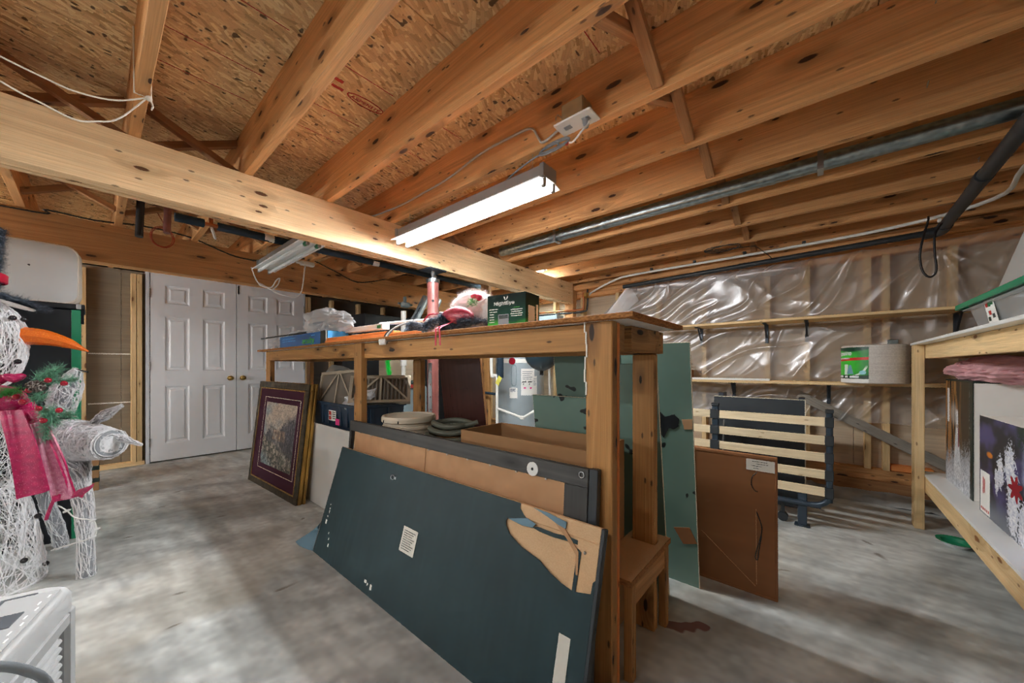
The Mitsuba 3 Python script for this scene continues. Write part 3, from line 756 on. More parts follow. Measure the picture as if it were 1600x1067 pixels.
w = thing('extension_cord', 'white extension cord looping down from the unlit lamp to a white connector', 'cord')
put('flex', [tube([(0.844, 3.531, 1.835), (0.873, 3.531, 1.748), (0.907, 3.531, 1.701), (0.980, 3.531, 1.675), (1.028, 3.531, 1.649), (1.096, 3.531, 1.636), (1.164, 3.531, 1.633), (1.208, 3.531, 1.670), (1.230, 3.531, 1.757), (1.242, 3.531, 1.874), (1.251, 3.531, 1.937)], .005, 8, 6),
             tube([(0.989, 3.531, 1.670), (1.028, 3.521, 1.718), (1.043, 3.511, 1.777), (1.018, 3.511, 1.757), (0.980, 3.521, 1.689), (0.912, 3.536, 1.694), (0.902, 3.536, 1.714), (0.970, 3.536, 1.684)], .005, 8, 6)], 'cord_white', w, smooth=True)
put('connector', [box(1.21, 1.33, 3.52, 3.565, 1.935, 1.975, .012), box(1.18, 1.22, 3.525, 3.56, 1.945, 1.965, .008)], 'cord_white', w)
own('hanging_cord', tube([(3.52, -.53, 1.99), (3.40, -.51, 1.93), (3.31, -.475, 1.80), (3.30, -.462, 1.697), (3.30, -.475, 1.60), (3.30, -.505, 1.563), (3.30, -.528, 1.60), (3.30, -.521, 1.72), (3.31, -.525, 1.82), (3.40, -.565, 1.90)], .0055, 8, 7), 'cord_black', 'loop of black cord hanging from the drain pipe in front of the plastic sheeting', 'cord', smooth=True)
th = np.linspace(0, 4 * np.pi, 60)
own('black_wire', tube(np.vstack([np.stack([3.40 + .03 * np.cos(th * 1.3), .62 + .13 * np.cos(th), 2.0 + .018 * np.sin(th)], 1), [(3.5, .40, 2.0), (3.6, .32, 1.93), (3.68, .30, 1.91)]]), .003, 6), 'cord_black', 'tangle of thin black wire hanging under the joists above the upper wall shelf', 'wire', smooth=True)


# ------------------------------------------------------------------ the long workbench and what stands under it
b = thing('workbench', 'long rough timber workbench with a chipboard top in the middle of the room', 'workbench')
top = put('worktop', box(1.0, 1.49, .405, 2.55, 1.163, 1.179, .002), 'chipboard_edge', b)
put('worktop', box(1.02, 1.49, 2.555, 4.07, 1.163, 1.179, .002), 'chipboard_edge', b)
put('laminate', box(1.03, 1.47, .43, 3.90, 1.1622, 1.1632, .0003), 'melamine', b, label='white underside of the chipboard top')
wput('front_beam', pbox(1.05, 1.088, .49, 2.15, 1.070, 1.158, 1), 'wood_bench', b)
wput('front_beam', plank((1.069, 2.152, 1.118), (1.092, 3.93, 1.118), .038, .084, (0, 0, 1)), 'wood_bench', b)
wput('rear_beam', pbox(1.442, 1.48, .49, 4.03, 1.070, 1.160, 1), 'wood_bench', b)
for x0, y0, yw, m in ((1.03, .482, .09, 'wood_bench'), (1.03, 2.055, .09, 'wood_bench'), (1.086, 3.93, .12, 'wood_bench'), (1.402, .484, .086, 'wood_bench'), (1.442, 2.05, .09, 'wood_bench'), (1.442, 3.95, .09, 'wood_bench')):
    wput('post', pbox(x0, x0 + .038, y0, y0 + yw, 0, 1.162 if x0 < 1.4 else 1.068, 2, .003), m, b)
wput('doubling_board', pbox(1.078, 1.096, .486, .56, 0, 1.160, 2), 'wood_cedar', b)
for y in (.492, 2.2, 3.94):
    wput('cross_beam', pbox(1.205 if y < 1 else 1.13, 1.53 if y < 1 else 1.44, y, y + .038, 1.073, 1.161, 0), 'wood_bench', b)
put('bark', box(1.0685, 1.0775, .492, .545, .0, 1.155, .002), 'pinecone', b, label='dark bark brown strip filling the gap beside the near post')  # dark brown strip fills the gap between post and doubling board
wput('spacer_block', pbox(1.10, 1.165, .50, .538, 1.072, 1.160, 0), 'wood_bench', b)
put('plaster_edge', [box(1.026, 1.0305, .568 + .004 * math.sin(z * 40), .5735 + .004 * math.sin(z * 40), z, z + .042, .001) for z in np.arange(.93, 1.16, .04)], 'paper_white', b)


def lean_axes(p0, p1, tilt):
    """Frame of a panel standing on the floor from p0 to p1 and tilted back by tilt degrees: (origin, along, up the panel, towards the viewer)."""
    p0, p1 = np.array([*p0, 0.]), np.array([*p1, 0.]); e = unit(p1 - p0); n = np.array([-e[1], e[0], 0]); t = math.radians(tilt)
    w = math.cos(t) * np.array([0, 0, 1]) + math.sin(t) * n
    return p0, e, w, np.cross(e, w), np.linalg.norm(p1 - p0)


def slab_on(fr, a0, a1, b0, b1, d0, d1, r=.002):
    """Box in the frame of a leaning panel: a along, b up, d back from its face."""
    o, e, w, n, L = fr
    c = o + e * (a0 + a1) / 2 + w * (b0 + b1) / 2 - n * (d0 + d1) / 2
    return obox(c, e, w, n, a1 - a0, b1 - b0, abs(d1 - d0), r)


def plank_on(fr, a0, a1, b0, b1, d0, d1, along):
    o, e, w, n, L = fr
    c = o - n * (d0 + d1) / 2
    if along:
        m = (b0 + b1) / 2; return plank(c + e * a0 + w * m, c + e * a1 + w * m, b1 - b0, abs(d1 - d0), n)
    m = (a0 + a1) / 2; return plank(c + e * m + w * b0, c + e * m + w * b1, a1 - a0, abs(d1 - d0), n)


def ply_on(fr, pts, d0, d1):
    """A flat outline in the frame of a leaning panel, from depth d0 to d1."""
    from shapely import geometry as sg
    o, e, w, n, L = fr
    m = trimesh.creation.extrude_polygon(sg.Polygon(pts), abs(d1 - d0), engine='earcut'); v = np.array(m.vertices)
    return o + v[:, :1] * e + v[:, 1:2] * w - n * max(d0, d1) + v[:, 2:] * n, m.faces


# 1. the big dark picture back in front, its cover torn at the upper right
fr = lean_axes((.795, 2.125), (.800, .480), 16.2); L = fr[4]; Hc = .574
k = thing('dark_picture_back', 'large dark picture back leaning in front of the bench, its paper torn at one corner', 'picture')
from shapely import geometry as sg
tear = [(1.342, Hc + .01), (1.345, .557), (1.366, .54), (1.395, .522), (1.401, .511), (1.343, .512), (1.299, .515), (1.293, .505), (1.296, .49), (1.32, .466), (1.376, .443), (1.449, .428), (1.497, .405), (1.541, .391), (1.582, .384), (1.636, .397), (1.638, .427), (1.66, .45), (1.66, Hc + .01)]
cover = sg.box(0, 0, L, Hc).difference(sg.Polygon(tear))
m = trimesh.creation.extrude_polygon(cover, .0015, engine='earcut'); v = np.array(m.vertices)
put('backing_paper', (fr[0] + v[:, :1] * fr[1] + v[:, 1:2] * fr[2] + v[:, 2:] * fr[3], m.faces), 'canvas_green', k)
put('frame_rail', slab_on(fr, 0, L, Hc - .045, Hc, .001, .018), 'chipboard', k)
put('frame_rail', slab_on(fr, 0, L, 0, .045, .001, .018), 'kraft', k)
put('frame_rail', slab_on(fr, 0, .05, .045, Hc - .045, .001, .018), 'kraft', k)
put('frame_rail', slab_on(fr, L - .085, L, .045, Hc - .045, .001, .018), 'chipboard', k, label='bare wooden frame rail laid open by the tear')
put('kraft_board', slab_on(fr, .05, L - .085, .045, Hc - .045, .006, .010), 'chipboard', k, label='tan board behind the torn paper')
put('edge', [slab_on(fr, L, L + .012, 0, Hc, -.003, .02), slab_on(fr, -.006, 0, 0, Hc, -.002, .02), slab_on(fr, 0, L, -.004, .0, -.002, .02)], 'black_paint', k)
put('torn_strip', ply_on(fr, [(1.401, .5135), (1.43, .520), (1.491, .518), (1.545, .523), (1.575, .521), (1.575, .510), (1.551, .5105), (1.493, .506), (1.433, .508)], -.002, -.0005), 'canvas_green', k)
put('torn_strip', ply_on(fr, [(1.578, .50), (1.591, .492), (1.589, .386), (1.577, .383)], -.002, -.0005), 'canvas_green', k)
put('torn_flap', ply_on(fr, [(1.304, .514), (1.384, .535), (1.42, .526), (1.409, .512), (1.369, .508)], -.006, -.003), 'canvas_blue', k, label='turned over blue grey flap of the torn paper')
put('torn_flap', ply_on(fr, [(1.403, .573), (1.457, .572), (1.531, .562), (1.531, .542), (1.499, .548), (1.46, .560)], -.006, -.003), 'canvas_blue', k, label='turned over blue grey flap of the torn paper')
put('torn_flap', ply_on(fr, [(1.456, .572), (1.486, .572), (1.537, .533), (1.583, .492), (1.590, .43), (1.583, .43), (1.575, .482), (1.539, .515)], -.0035, -.001), 'kraft', k)
n = 14; P = np.zeros((n, n, 3))
for i in range(n):
    for j in range(n):
        a, c = i / (n - 1), j / (n - 1)
        p = fr[0] + fr[1] * (-.004 - .20 * a * (1 - c) ** .8 + .03 * a) + fr[2] * (.002 + .15 * c - .03 * a * c) + fr[3] * (.004 + .035 * math.sin(a * 2.2) * (1 - .4 * c))
        P[i, j] = p
P[..., 2] = np.maximum(P[..., 2], .004)
put('loose_corner', sheet(P, .0012), 'canvas_blue', k, smooth=40, label='loose blue grey corner of the backing paper sticking out')
put('paper_label', slab_on(fr, .742, .845, .238, .338, -.0035, -.0018, .0003), 'paper', k)
for i in range(9):
    put('label_print', slab_on(fr, .753, .833 - .010 * (i % 3), .322 - i * .0090, .3250 - i * .0090, -.0042, -.0036, .0002), 'ink', k)
put('paper_label', slab_on(fr, 1.556, 1.594, .125, .267, -.0035, -.0018, .0003), 'paper', k, label='blank pale label near the lower right corner')
put('hanging_ring', [tube([fr[0] + fr[1] * (.573 + .016 * math.cos(t)) + fr[2] * (.510 + .010 * math.sin(t)) + fr[3] * .006 for t in np.linspace(0, 6.3, 16)], .002, 6), slab_on(fr, .585, .600, .503, .517, -.006, -.002)], 'steel', k)
put('paper_scrap', [slab_on(fr, a, a + w_, b_, b_ + h_, -.003, -.0018, .0002) for a, w_, b_, h_ in ((.046, .006, .258, .006), (.052, .007, .236, .010), (.055, .006, .218, .014), (.048, .009, .196, .008), (.044, .014, .160, .022), (.110, .005, .122, .012), (.125, .005, .098, .010), (.135, .008, .066, .016), (.545, .018, .040, .012), (.570, .009, .036, .010), (.598, .014, .028, .022))], 'paper_white', k)
put('screw', ball(fr[0] + fr[1] * 1.602 + fr[2] * .495 - fr[3] * .001, .005, 1), 'steel', k, smooth=True)

# 2. the black framed picture back behind it
fr = lean_axes((.945, 2.125), (.945, .545), 4.4); L = fr[4]; Hc = .704
k = thing('framed_board', 'black framed picture with a brown board back standing behind the torn one', 'picture')
put('back_board', slab_on(fr, .06, .745, .06, Hc - .055, .004, .009), 'kraft', k)
put('back_board', slab_on(fr, .748, L - .06, .06, Hc - .055, .004, .009), 'kraft', k)
for a in ((0, L, Hc - .058, Hc, True), (0, L, 0, .075, True), (0, .02, .075, Hc - .058, False), (L - .085, L, .075, Hc - .058, False)):
    wput('frame_rail', plank_on(fr, a[0], a[1], a[2], a[3], 0, .024, a[4]), 'frame_black', k)
put('side', slab_on(fr, L, L + .03, 0, Hc + .002, .004, .028), 'black_paint', k)
o, e, w, nn, _ = fr
put('hanger_disc', cyl(o + e * (L - .215) + w * (Hc - .037) - nn * .001, o + e * (L - .215) + w * (Hc - .037) + nn * .002, .024, 28), 'melamine', k, smooth=40, label='white round keyhole hanger disc')
put('keyhole', cyl(o + e * (L - .215) + w * (Hc - .037), o + e * (L - .215) + w * (Hc - .037) + nn * .0028, .005, 12), 'black_flat', k)
put('corner_ring', tube([o + e * (L - .022 + .009 * math.cos(t)) + w * (Hc - .02 + .009 * math.sin(t)) + nn * .003 for t in np.linspace(0, 6.3, 16)], .002, 6), 'steel', k, smooth=True)
put('point', [slab_on(fr, x, x + .006, Hc - .062, Hc - .056, -.003, .004, .0005) for x in np.arange(.12, L - .1, .13)], 'steel', k)

# 3. the framed landscape and a second frame behind it


def landscape(p, n, uv):
    u, v = uv.x, uv.y
    a = fbm(u * 6, v * 7, 2, 4); f = fbm(u * 30, v * 34, 3, 3)
    c = mix(lin('8F9BA0'), lin('C4B4A4'), smoothstep(.2, .8, u * .5 + v * .6 + (a - .5)))
    hill = .52 + .22 * u + (noise(u * 9, 1, 1) - .5) * .14
    tree = smoothstep(hill + .06, hill - .05, v + (f - .5) * .16)
    c = mix(c, mix(lin('3B4A52'), lin('77727A'), f), tree)
    dark = smoothstep(.62, .85, u + (f - .5) * .25) * smoothstep(.92, .74, v + (a - .5) * .2)
    c = mix(c, mix(lin('2E343C'), lin('656674'), f), dark * .85)
    house = smoothstep(.10, .06, dr.abs(v - .50)) * smoothstep(.24, .16, dr.abs(u - .52))
    c = mix(c, mix(lin('8C7468'), lin('C9A68A'), f), house * .7)
    win = smoothstep(.022, .012, dr.abs(v - .47)) * smoothstep(.02, .012, dr.minimum(dr.abs(u - .44), dr.abs(u - .56)))
    c = mix(c, lin('F0D8B0'), win)
    bed = smoothstep(.42, .34, v + .25 * (u - .3) + (a - .5) * .1)
    c = mix(c, mix(lin('4E5750'), lin('A29A90'), smoothstep(.35, .7, f)), bed)
    path = smoothstep(.05, .02, dr.abs(v - (.10 + .50 * smoothstep(1.0, .1, u) + (a - .5) * .08))) * smoothstep(.05, .2, u)
    c = mix(c, lin('A9A39C'), path * .6)
    c = mix(c, mix(lin('4A6872'), lin('A7BCC2'), f), smoothstep(.30, .12, v + u * .5 + (a - .5) * .1) * .9)
    trunk = smoothstep(.45, .75, noise(u * 46, v * 7, 6)) * tree
    return mix(c * (.55 + .75 * f) * (.75 + .5 * noise(u * 70, v * 80, 8)), mi.Color3f(*lin('2A3038')), trunk * .6)


mat('landscape_print', proc(landscape), .35, spec=.5)


def framed(fr, H, label, gilt_back):
    L = fr[4]
    k = thing('framed_picture', label, 'picture')
    for i, a in enumerate(((0, L, H - .052, H), (0, L, 0, .052), (0, .052, .052, H - .052), (L - .052, L, .052, H - .052))):
        put('frame_rail', slab_on(fr, *a, 0, .016, .004), 'frame_bronze', k)
    put('outer_edge', [slab_on(fr, -.003, L + .003, -.0, H + .003, .0165, .022)], 'frame_gilt', k)
    put('gilt_lip', [slab_on(fr, *a, -.001, .008, .001) for a in ((.052, L - .052, H - .062, H - .052), (.052, L - .052, .052, .062), (.052, .062, .062, H - .062), (L - .062, L - .052, .062, H - .062))], 'frame_gilt', k)
    put('mount', slab_on(fr, .06, L - .06, .06, H - .06, .004, .010, .0005), 'mat_burgundy', k, label='burgundy picture mount')
    x0, x1, z0, z1 = .185, L - .115, .155, H - .135
    put('mount_line', [slab_on(fr, *a, .0025, .005, .0003) for a in ((x0, x1, z1, z1 + .005), (x0, x1, z0 - .005, z0), (x0 - .005, x0, z0 - .005, z1 + .005), (x1, x1 + .005, z0 - .005, z1 + .005))], 'case_edge', k)
    o, e, w, n, _ = fr
    face_print('print', o + e * (x0 + .045) + w * (z0 + .04) - n * .004, e, w, x1 - x0 - .09, z1 - z0 - .08, 'landscape_print', k, label='print of a misty cottage garden')
    return k


fr = lean_axes((.915, 3.94), (.963, 2.914), 6.2)
framed(fr, .893, 'framed landscape print with a burgundy mount leaning at the far end of the bench', False)
o = np.array([-fr[3][0], -fr[3][1]]) * .0235
for i in range(1, 3):
    f2 = lean_axes(np.array((.915, 3.94)) + o * i, np.array((.963, 2.914 - .006 * i)) + o * i, 6.2)
    L = f2[4]
    k = thing('gilt_frame', ('first gilt picture frame standing directly behind the landscape print', 'second gilt picture frame, nearest the bench, behind the landscape print')[i - 1], 'picture frame', 'gilt picture frames')
    for a in ((0, L, .838, .893), (0, L, 0, .055), (0, .055, .055, .838), (L - .055, L, .055, .838)):
        put('frame_rail', slab_on(f2, *a, 0, .020, .004), 'frame_gilt', k)
    put('back_board', slab_on(f2, .05, L - .05, .05, .843, .008, .014), 'kraft_dark', k)

fr = lean_axes((1.082, 3.22), (1.080, 2.19), 2.2)
own('white_board', slab_on(fr, 0, fr[4], 0, .592, 0, .012), 'melamine', 'plain white board standing between the framed landscape and the black framed picture', 'board')

# totes and filters
for z0, z1, m, lab in ((0, .375, 'tote_black', 'black storage tote standing on the floor under the navy tote'), (.376, .757, 'tote_navy', 'navy storage tote full of furnace filters under the bench')):
    k = thing('storage_tote', lab, 'storage tote', 'totes stacked under the bench')
    x0, x1, y0, y1, t = 1.135, 1.515, 2.33, 3.08, .03
    outer = trimesh.convex.convex_hull(np.array([(a + (t if z == z0 else 0) * s, b_ + (t if z == z0 else 0) * s2, z) for a, s in ((x0 + .012, 1), (x1 - .012, -1)) for b_, s2 in ((y0 + .012, 1), (y1 - .012, -1)) for z in (z0, z1 - .01)]))
    inner = outer.copy(); inner.apply_translation(-inner.centroid); inner.apply_scale([.97, .98, 1]); inner.apply_translation(outer.centroid + [0, 0, .008])
    body = trimesh.boolean.difference([outer, inner], engine='manifold')
    put('body', body, m, k)
    put('rim', [box(x0, x1, y0, y0 + .014, z1 - .022, z1, .003), box(x0, x1, y1 - .014, y1, z1 - .022, z1, .003), box(x0, x0 + .014, y0, y1, z1 - .022, z1, .003), box(x1 - .014, x1, y0, y1, z1 - .022, z1, .003)], m, k)
    for y in (2.5, 2.6, 2.8, 2.9):
        put('rib', box(x0 + .010, x0 + .022, y - .015, y + .015, z1 - .16, z1 - .02, .002), m, k)
    for x in (1.25, 1.38):
        put('rib', box(x - .012, x + .012, y0 + .006, y0 + .02, z1 - .14, z1 - .02, .002), m, k)
    if m == 'tote_navy':
        f = put('label_sticker', box(x0 + .0095, x0 + .0125, 2.66, 2.78, .625, .70, .0005), 'paper_white', k)
        put('sticker_print', [box(x0 + .0088, x0 + .0098, 2.735, 2.775, z, z + .028, .0003) for z in (.630, .664)], 'ink_red', k)
        put('sticker_print', [box(x0 + .0088, x0 + .0098, 2.67, 2.715, z, z + .006, .0003) for z in (.64, .655, .67, .685)], 'ink', k)
        put('sticker_arrow', box(x0 + .0082, x0 + .0092, 2.60, 2.665, .60, .645, .0003), 'pink_print', k, label='pink tip of the sticker')


def filter_panel(o, ex, ey, w, h, th, label):
    ex, ey = unit(ex), unit(ey); ez = np.cross(ex, ey); o = np.asarray(o, float)
    k = thing('furnace_filter', label, 'filter', 'pleated furnace filters in the navy tote')
    bx = lambda a0, a1, b0, b1, d0, d1: obox(o + ex * (a0 + a1) / 2 + ey * (b0 + b1) / 2 + ez * (d0 + d1) / 2, ex, ey, ez, a1 - a0, b1 - b0, d1 - d0, .002)
    put('frame', [bx(0, w, 0, .022, 0, th), bx(0, w, h - .022, h, 0, th), bx(0, .022, 0, h, 0, th), bx(w - .022, w, 0, h, 0, th)], 'filter_frame', k)
    put('lattice', [bx(w * .5 - .008, w * .5 + .008, 0, h, th - .003, th)] + [obox(o + ex * w * c + ey * h * .5 + ez * (th - .002), unit(ex * w * .5 + ey * h * s), np.cross(ez, unit(ex * w * .5 + ey * h * s)), ez, math.hypot(w * .5, h) * .97, .014, .003, .001) for c, s in ((.25, 1), (.75, -1))], 'filter_frame', k)
    V = []; n = 28
    for i in range(n + 1):
        for s in (.02, h - .02):
            V.append(o + ex * (.02 + (w - .04) * i / n) + ey * s + ez * (th * (.25 if i % 2 else .8)))
    F = [(2 * i, 2 * i + 2, 2 * i + 3, 2 * i + 1) for i in range(n)]
    put('pleats', (np.array(V), np.array(F)), 'filter_pleat', k)
    return k


filter_panel((1.20, 3.05, .70), (.10, -1, .06), (.16, 0, 1), .52, .27, .045, 'pleated furnace filter standing upright at the far end of the navy tote')
filter_panel((1.17, 2.52, .745), (.75, -.48, .0), (.25, .35, .75), .42, .22, .045, 'pleated furnace filter lying slanted at the near end of the navy tote')
k = thing('plastic_roll', 'crumpled roll of clear grey plastic lying behind the furnace filters', 'plastic roll')
P = np.zeros((40, 20, 3)); aa = np.linspace(0, 2 * np.pi, 20)
for i, t in enumerate(np.linspace(0, 1, 40)):
    r_ = .055 + .02 * meshkit.noise(np.stack([aa * 2, aa * 0 + t * 9, aa * 0], -1), 3); r_[-1] = r_[0]
    P[i] = np.stack([1.33 + r_ * np.cos(aa) + .03 * t, np.full(20, 3.10 - .55 * t), .97 - .10 * t + r_ * np.sin(aa)], 1)
put('sheet', sheet(P), 'bag_clear', k, smooth=True)
own('plastic_bag', sheet(np.array([[(1.16 + .03 * math.sin(i * 1.7 + j) + .012 * j, 2.36 + .024 * i, .74 + .010 * j + .02 * math.sin(j * 2.3 + i * .9)) for j in range(12)] for i in range(12)])), 'bag_clear', 'crumpled clear plastic wrapping on the rim of the navy tote', 'plastic wrap', smooth=True)

# buckets, perforated upright, hose
for i, (z, lab) in enumerate(((0.0, 'lower white pail of the two stacked under the bench'), (.37, 'upper white pail with its lid on, stacked behind the black framed picture'))):
    k = thing('pail', lab, 'bucket', 'stacked white pails')
    at = (1.24, 1.88, z)
    put('body', lathe([(0, .001), (.125, .001), (.132, .01), (.146, .29), (.152, .292), (.152, .305), (.147, .307), (.148, .345), (.140, .35), (0, .35)], 40, at=at), 'bucket', k, smooth=40)
    put('lid', lathe([(.150, .325), (.157, .330), (.158, .352), (.152, .362), (.142, .362), (.138, .354), (0, .352)], 40, at=at), 'bucket', k, smooth=40)
    put('tab', [box(at[0] - .158 * math.cos(a) - .003, at[0] - .158 * math.cos(a) + .003, at[1] + .158 * math.sin(a) - .003, at[1] + .158 * math.sin(a) + .003, z + .33, z + .345) for a in (-.6, .1, .7)], 'ink', k)
u = thing('slotted_upright', 'pale blue perforated steel shelf upright leaning beside the pail', 'upright')
poly = sg.box(-.014, 0, .014, 1.06)
for z in np.arange(.06, 1.04, .085): poly = poly.difference(sg.Point(.003, z).buffer(.006, 6))
m = trimesh.creation.extrude_polygon(poly, .003, engine='earcut'); v = np.array(m.vertices)
put('strip', (np.array([1.415, 1.90, 0]) + v[:, :1] * np.array([.35, -.937, 0]) + v[:, 1:2] * unit((.09, .13, 1)) + v[:, 2:] * np.array([-.937, -.35, 0]), m.faces), 'heater', u)
k = thing('wooden_crate', 'dark slatted crate carrying the coiled hose behind the black framed picture', 'crate')
for z in (.03, .19, .35, .51):
    wput('slat', pbox(1.18, 1.40, 1.40, 1.412, z, z + .11, 0), 'wood_brace', k); wput('slat', pbox(1.18, 1.40, 1.688, 1.70, z, z + .11, 0), 'wood_brace', k)
    wput('slat', pbox(1.168, 1.18, 1.40, 1.70, z, z + .11, 1), 'wood_brace', k)
wput('deck', pbox(1.17, 1.40, 1.40, 1.70, .61, .622, 1), 'wood_brace', k); wput('deck', pbox(1.17, 1.40, 1.40, 1.70, 0, .03, 1), 'wood_brace', k)
k = thing('garden_hose', 'grey green coiled hose lying between the pail and the cardboard box', 'hose')
t = np.linspace(0, 2 * np.pi, 48)
for i, (r_, z) in enumerate(((.145, .640), (.135, .672), (.12, .70))):
    put('coil', tube(np.stack([1.285 + .02 * i + r_ * np.cos(t) * .8, 1.545 + .015 * i + r_ * np.sin(t), z + .004 * np.sin(3 * t)], 1), .016, 10, cap=False), 'hose', k, smooth=True)
put('fitting', cyl((1.30, 1.44, .705), (1.34, 1.39, .725), .013, 12), 'hose', k, smooth=40)

# cardboard box, open at the top
k = thing('cardboard_box', 'large open brown cardboard box under the near end of the bench', 'box')
x0, x1, y0, y1, H, t = 1.115, 1.395, .60, 1.27, .728, .006
put('side_panel', box(x0, x0 + t, y0, y1, 0, H, .001), 'cardboard', k)
put('side_panel', box(x1 - t, x1, y0, y1, 0, H, .001), 'cardboard', k)
put('end_panel', box(x0 + t, x1 - t, y0, y0 + t, 0, H, .001), 'cardboard', k)
put('end_panel', box(x0 + t, x1 - t, y1 - t, y1, 0, H, .001), 'cardboard', k)
put('bottom', box(x0 + t, x1 - t, y0 + t, y1 - t, .0, .02, .001), 'cardboard', k)
put('tape', [box(x0 + .06, x0 + .10, y0 - .0012, y0, .50, H - .02, .0003)], 'paper', k)

# boards behind the bench
b2 = thing('walnut_panel', 'dark reddish brown wooden panel leaning at the far side of the bench', 'panel')
fr = lean_axes((1.655, 1.95), (1.655, 1.555), -7.6)
wput('board', plank_on(fr, 0, fr[4], 0, 1.11, 0, .016, False), 'wood_walnut', b2)
wput('edge_strip', plank_on(fr, fr[4], fr[4] + .006, 0, 1.11, 0, .016, False), 'wood_brace', b2)


def green_board(name_label, p0, p1, tilt, H, notch=None):
    fr = lean_axes(p0, p1, tilt); L = fr[4]
    k = thing('green_board', name_label, 'board', 'green painted boards')
    pts = [(0, 0), (L, 0), (L, H), (0, H)] if not notch else [(0, 0), (L, 0), (L, H), (notch[1], H), (notch[1], H - notch[2]), (notch[0], H - notch[2]), (notch[0], H), (0, H)]
    put('panel', ply_on(fr, pts, 0, .009), 'board_green', k)
    put('cut_edge', [slab_on(fr, L, L + .0015, 0, H, -.0005, .009, .0003), slab_on(fr, 0, L, H, H + .0015, -.0005, .009, .0003) if not notch else slab_on(fr, 0, notch[0], H, H + .0015, -.0005, .009, .0003), slab_on(fr, -.0015, 0, 0, H, -.0005, .009, .0003)], 'board_edge', k)
    return fr, k


green_board('small green board standing lowest of the green boards, behind the open cardboard box', (1.622, 1.15), (1.622, .82), -7.4, .88)
fr, k = green_board('wide green painted board leaning behind the rear posts of the bench', (1.668, 1.010), (1.668, .512), -9.0, 1.13, (.345, .415, .085))
fr, k = green_board('tall green painted board at the near end of the bench with a black torn patch', (1.815, 1.02), (1.815, .423), -8.2, 1.135)
L = fr[4]
put('torn_patch', [ply_on(fr, [(L - .17, .88), (L - .135, .82), (L - .115, .80), (L - .075, .815), (L - .055, .795), (L - .06, .76), (L - .08, .745), (L - .10, .75), (L - .125, .70), (L - .16, .745), (L - .185, .76)], -.002, -.0004)], 'black_flat', k, label='black torn patch')
put('bare_patch', [ply_on(fr, [(L - .045, .795), (L - .001, .80), (L - .001, .755), (L - .035, .75)], -.002, -.0004)], 'kraft', k, label='bare brown patch')
put('bare_patch', [ply_on(fr, [(L - .10, .27), (L - .03, .29), (L - .001, .22), (L - .06, .20)], -.002, -.0004)], 'kraft_dark', k)

fr = lean_axes((1.935, .47), (1.93, .14), -2.4); L = fr[4]
k = thing('brown_panel', 'brown picture back with a loose hanging wire standing beside the tall green board', 'picture')
put('board', slab_on(fr, 0, L, 0, .628, 0, .006), 'kraft_dark', k)
put('edge_rail', [slab_on(fr, *a, -.003, .018, .002) for a in ((0, L, .616, .63), (0, L, 0, .012), (L - .008, L, .012, .616), (0, .008, .012, .616))], 'kraft_dark', k)
put('paper_label', slab_on(fr, L - .112, L - .008, .562, .612, -.0036, -.0031, .0002), 'paper', k)
for i, (a, b_) in enumerate(((.075, .02), (.06, .016), (.08, .04), (.07, .05))):
    put('label_print', slab_on(fr, L - .015 - a, L - .015 - b_, .602 - .010 * i, .604 - .010 * i, -.0041, -.0037, .0001), 'ink', k)
put('hanging_wire', [tube([o_ for o_ in [fr[0] + fr[1] * (L - x) + fr[2] * z + fr[3] * d for x, z, d in ((.072, .555, .003), (.088, .535, .012), (.092, .50, .012), (.080, .475, .008), (.070, .47, .003))]], .0018, 6, 5),
                     tube([fr[0] + fr[1] * (L - x) + fr[2] * z + fr[3] * d for x, z, d in ((.075, .38, .003), (.055, .32, .010), (.060, .27, .012), (.072, .22, .010), (.080, .175, .006), (.072, .165, .004), (.066, .21, .01), (.056, .28, .01))], .0018, 6, 5)], 'cord_black', k, smooth=True)
put('scratch', [slab_on(fr, L - .078, L - .075, .05, .39, -.0015, -.0002, .0002), obox(fr[0] + fr[1] * (L - .19) + fr[2] * .135 + fr[3] * .001, unit(fr[1] * .22 - fr[2] * .19), np.cross(fr[3], unit(fr[1] * .22 - fr[2] * .19)), fr[3], .29, .003, .0015, .0002)], 'kraft', k)

k = thing('step_stool', 'low wooden stool with a bare chipboard seat at the near end of the bench', 'stool')
seat = trimesh.creation.extrude_polygon(sg.box(1.11, .455, 1.50, .598).difference(sg.box(1.398, .480, 1.444, .574)), .02, engine='earcut'); seat.apply_translation([0, 0, .318])
put('seat', seat, 'chipboard', k)
put('seat_edge', [box(1.108, 1.11, .455, .598, .318, .338, .0005), box(1.11, 1.50, .453, .455, .318, .338, .0005)], 'chipboard_edge', k)
wput('apron', pbox(1.13, 1.49, .462, .480, .235, .317, 0), 'wood_bench', k)
wput('apron', pbox(1.13, 1.49, .576, .592, .235, .317, 0), 'wood_bench', k)
for x, y in ((1.125, .458), (1.455, .458), (1.125, .568), (1.455, .568)):
    wput('leg', pbox(x, x + .035, y, y + .028, 0, .317, 2), 'wood_bench', k)


# ------------------------------------------------------------------ on the workbench
ZT = 1.1795
k = thing('floodlight_box', 'black and green cardboard packaging box printed NightEye standing on the workbench', 'box')
e, n_ = axes_of(-82)                                       # e: along its front towards the right
o = np.array([1.085, 1.065, ZT]); Wd, Dp, Hh = .185, .11, .137
ez = np.array([0, 0, 1.]); nb = np.array([-e[1], e[0], 0])  # nb: into the depth
c = o + e * Wd / 2 + nb * Dp / 2 + ez * Hh / 2
put('carton', obox(c, e, nb, ez, Wd, Dp, Hh, .0015), 'pkg_black', k)


def nightprint(p, n, uv):
    g = smoothstep(.34, .0, uv.y + .12 * noise(uv.x * 3, 1, 1))
    return mix(mix(lin('10201E'), lin('1E4A3C'), smoothstep(1.0, .2, uv.y)), lin('5BD24A'), g)


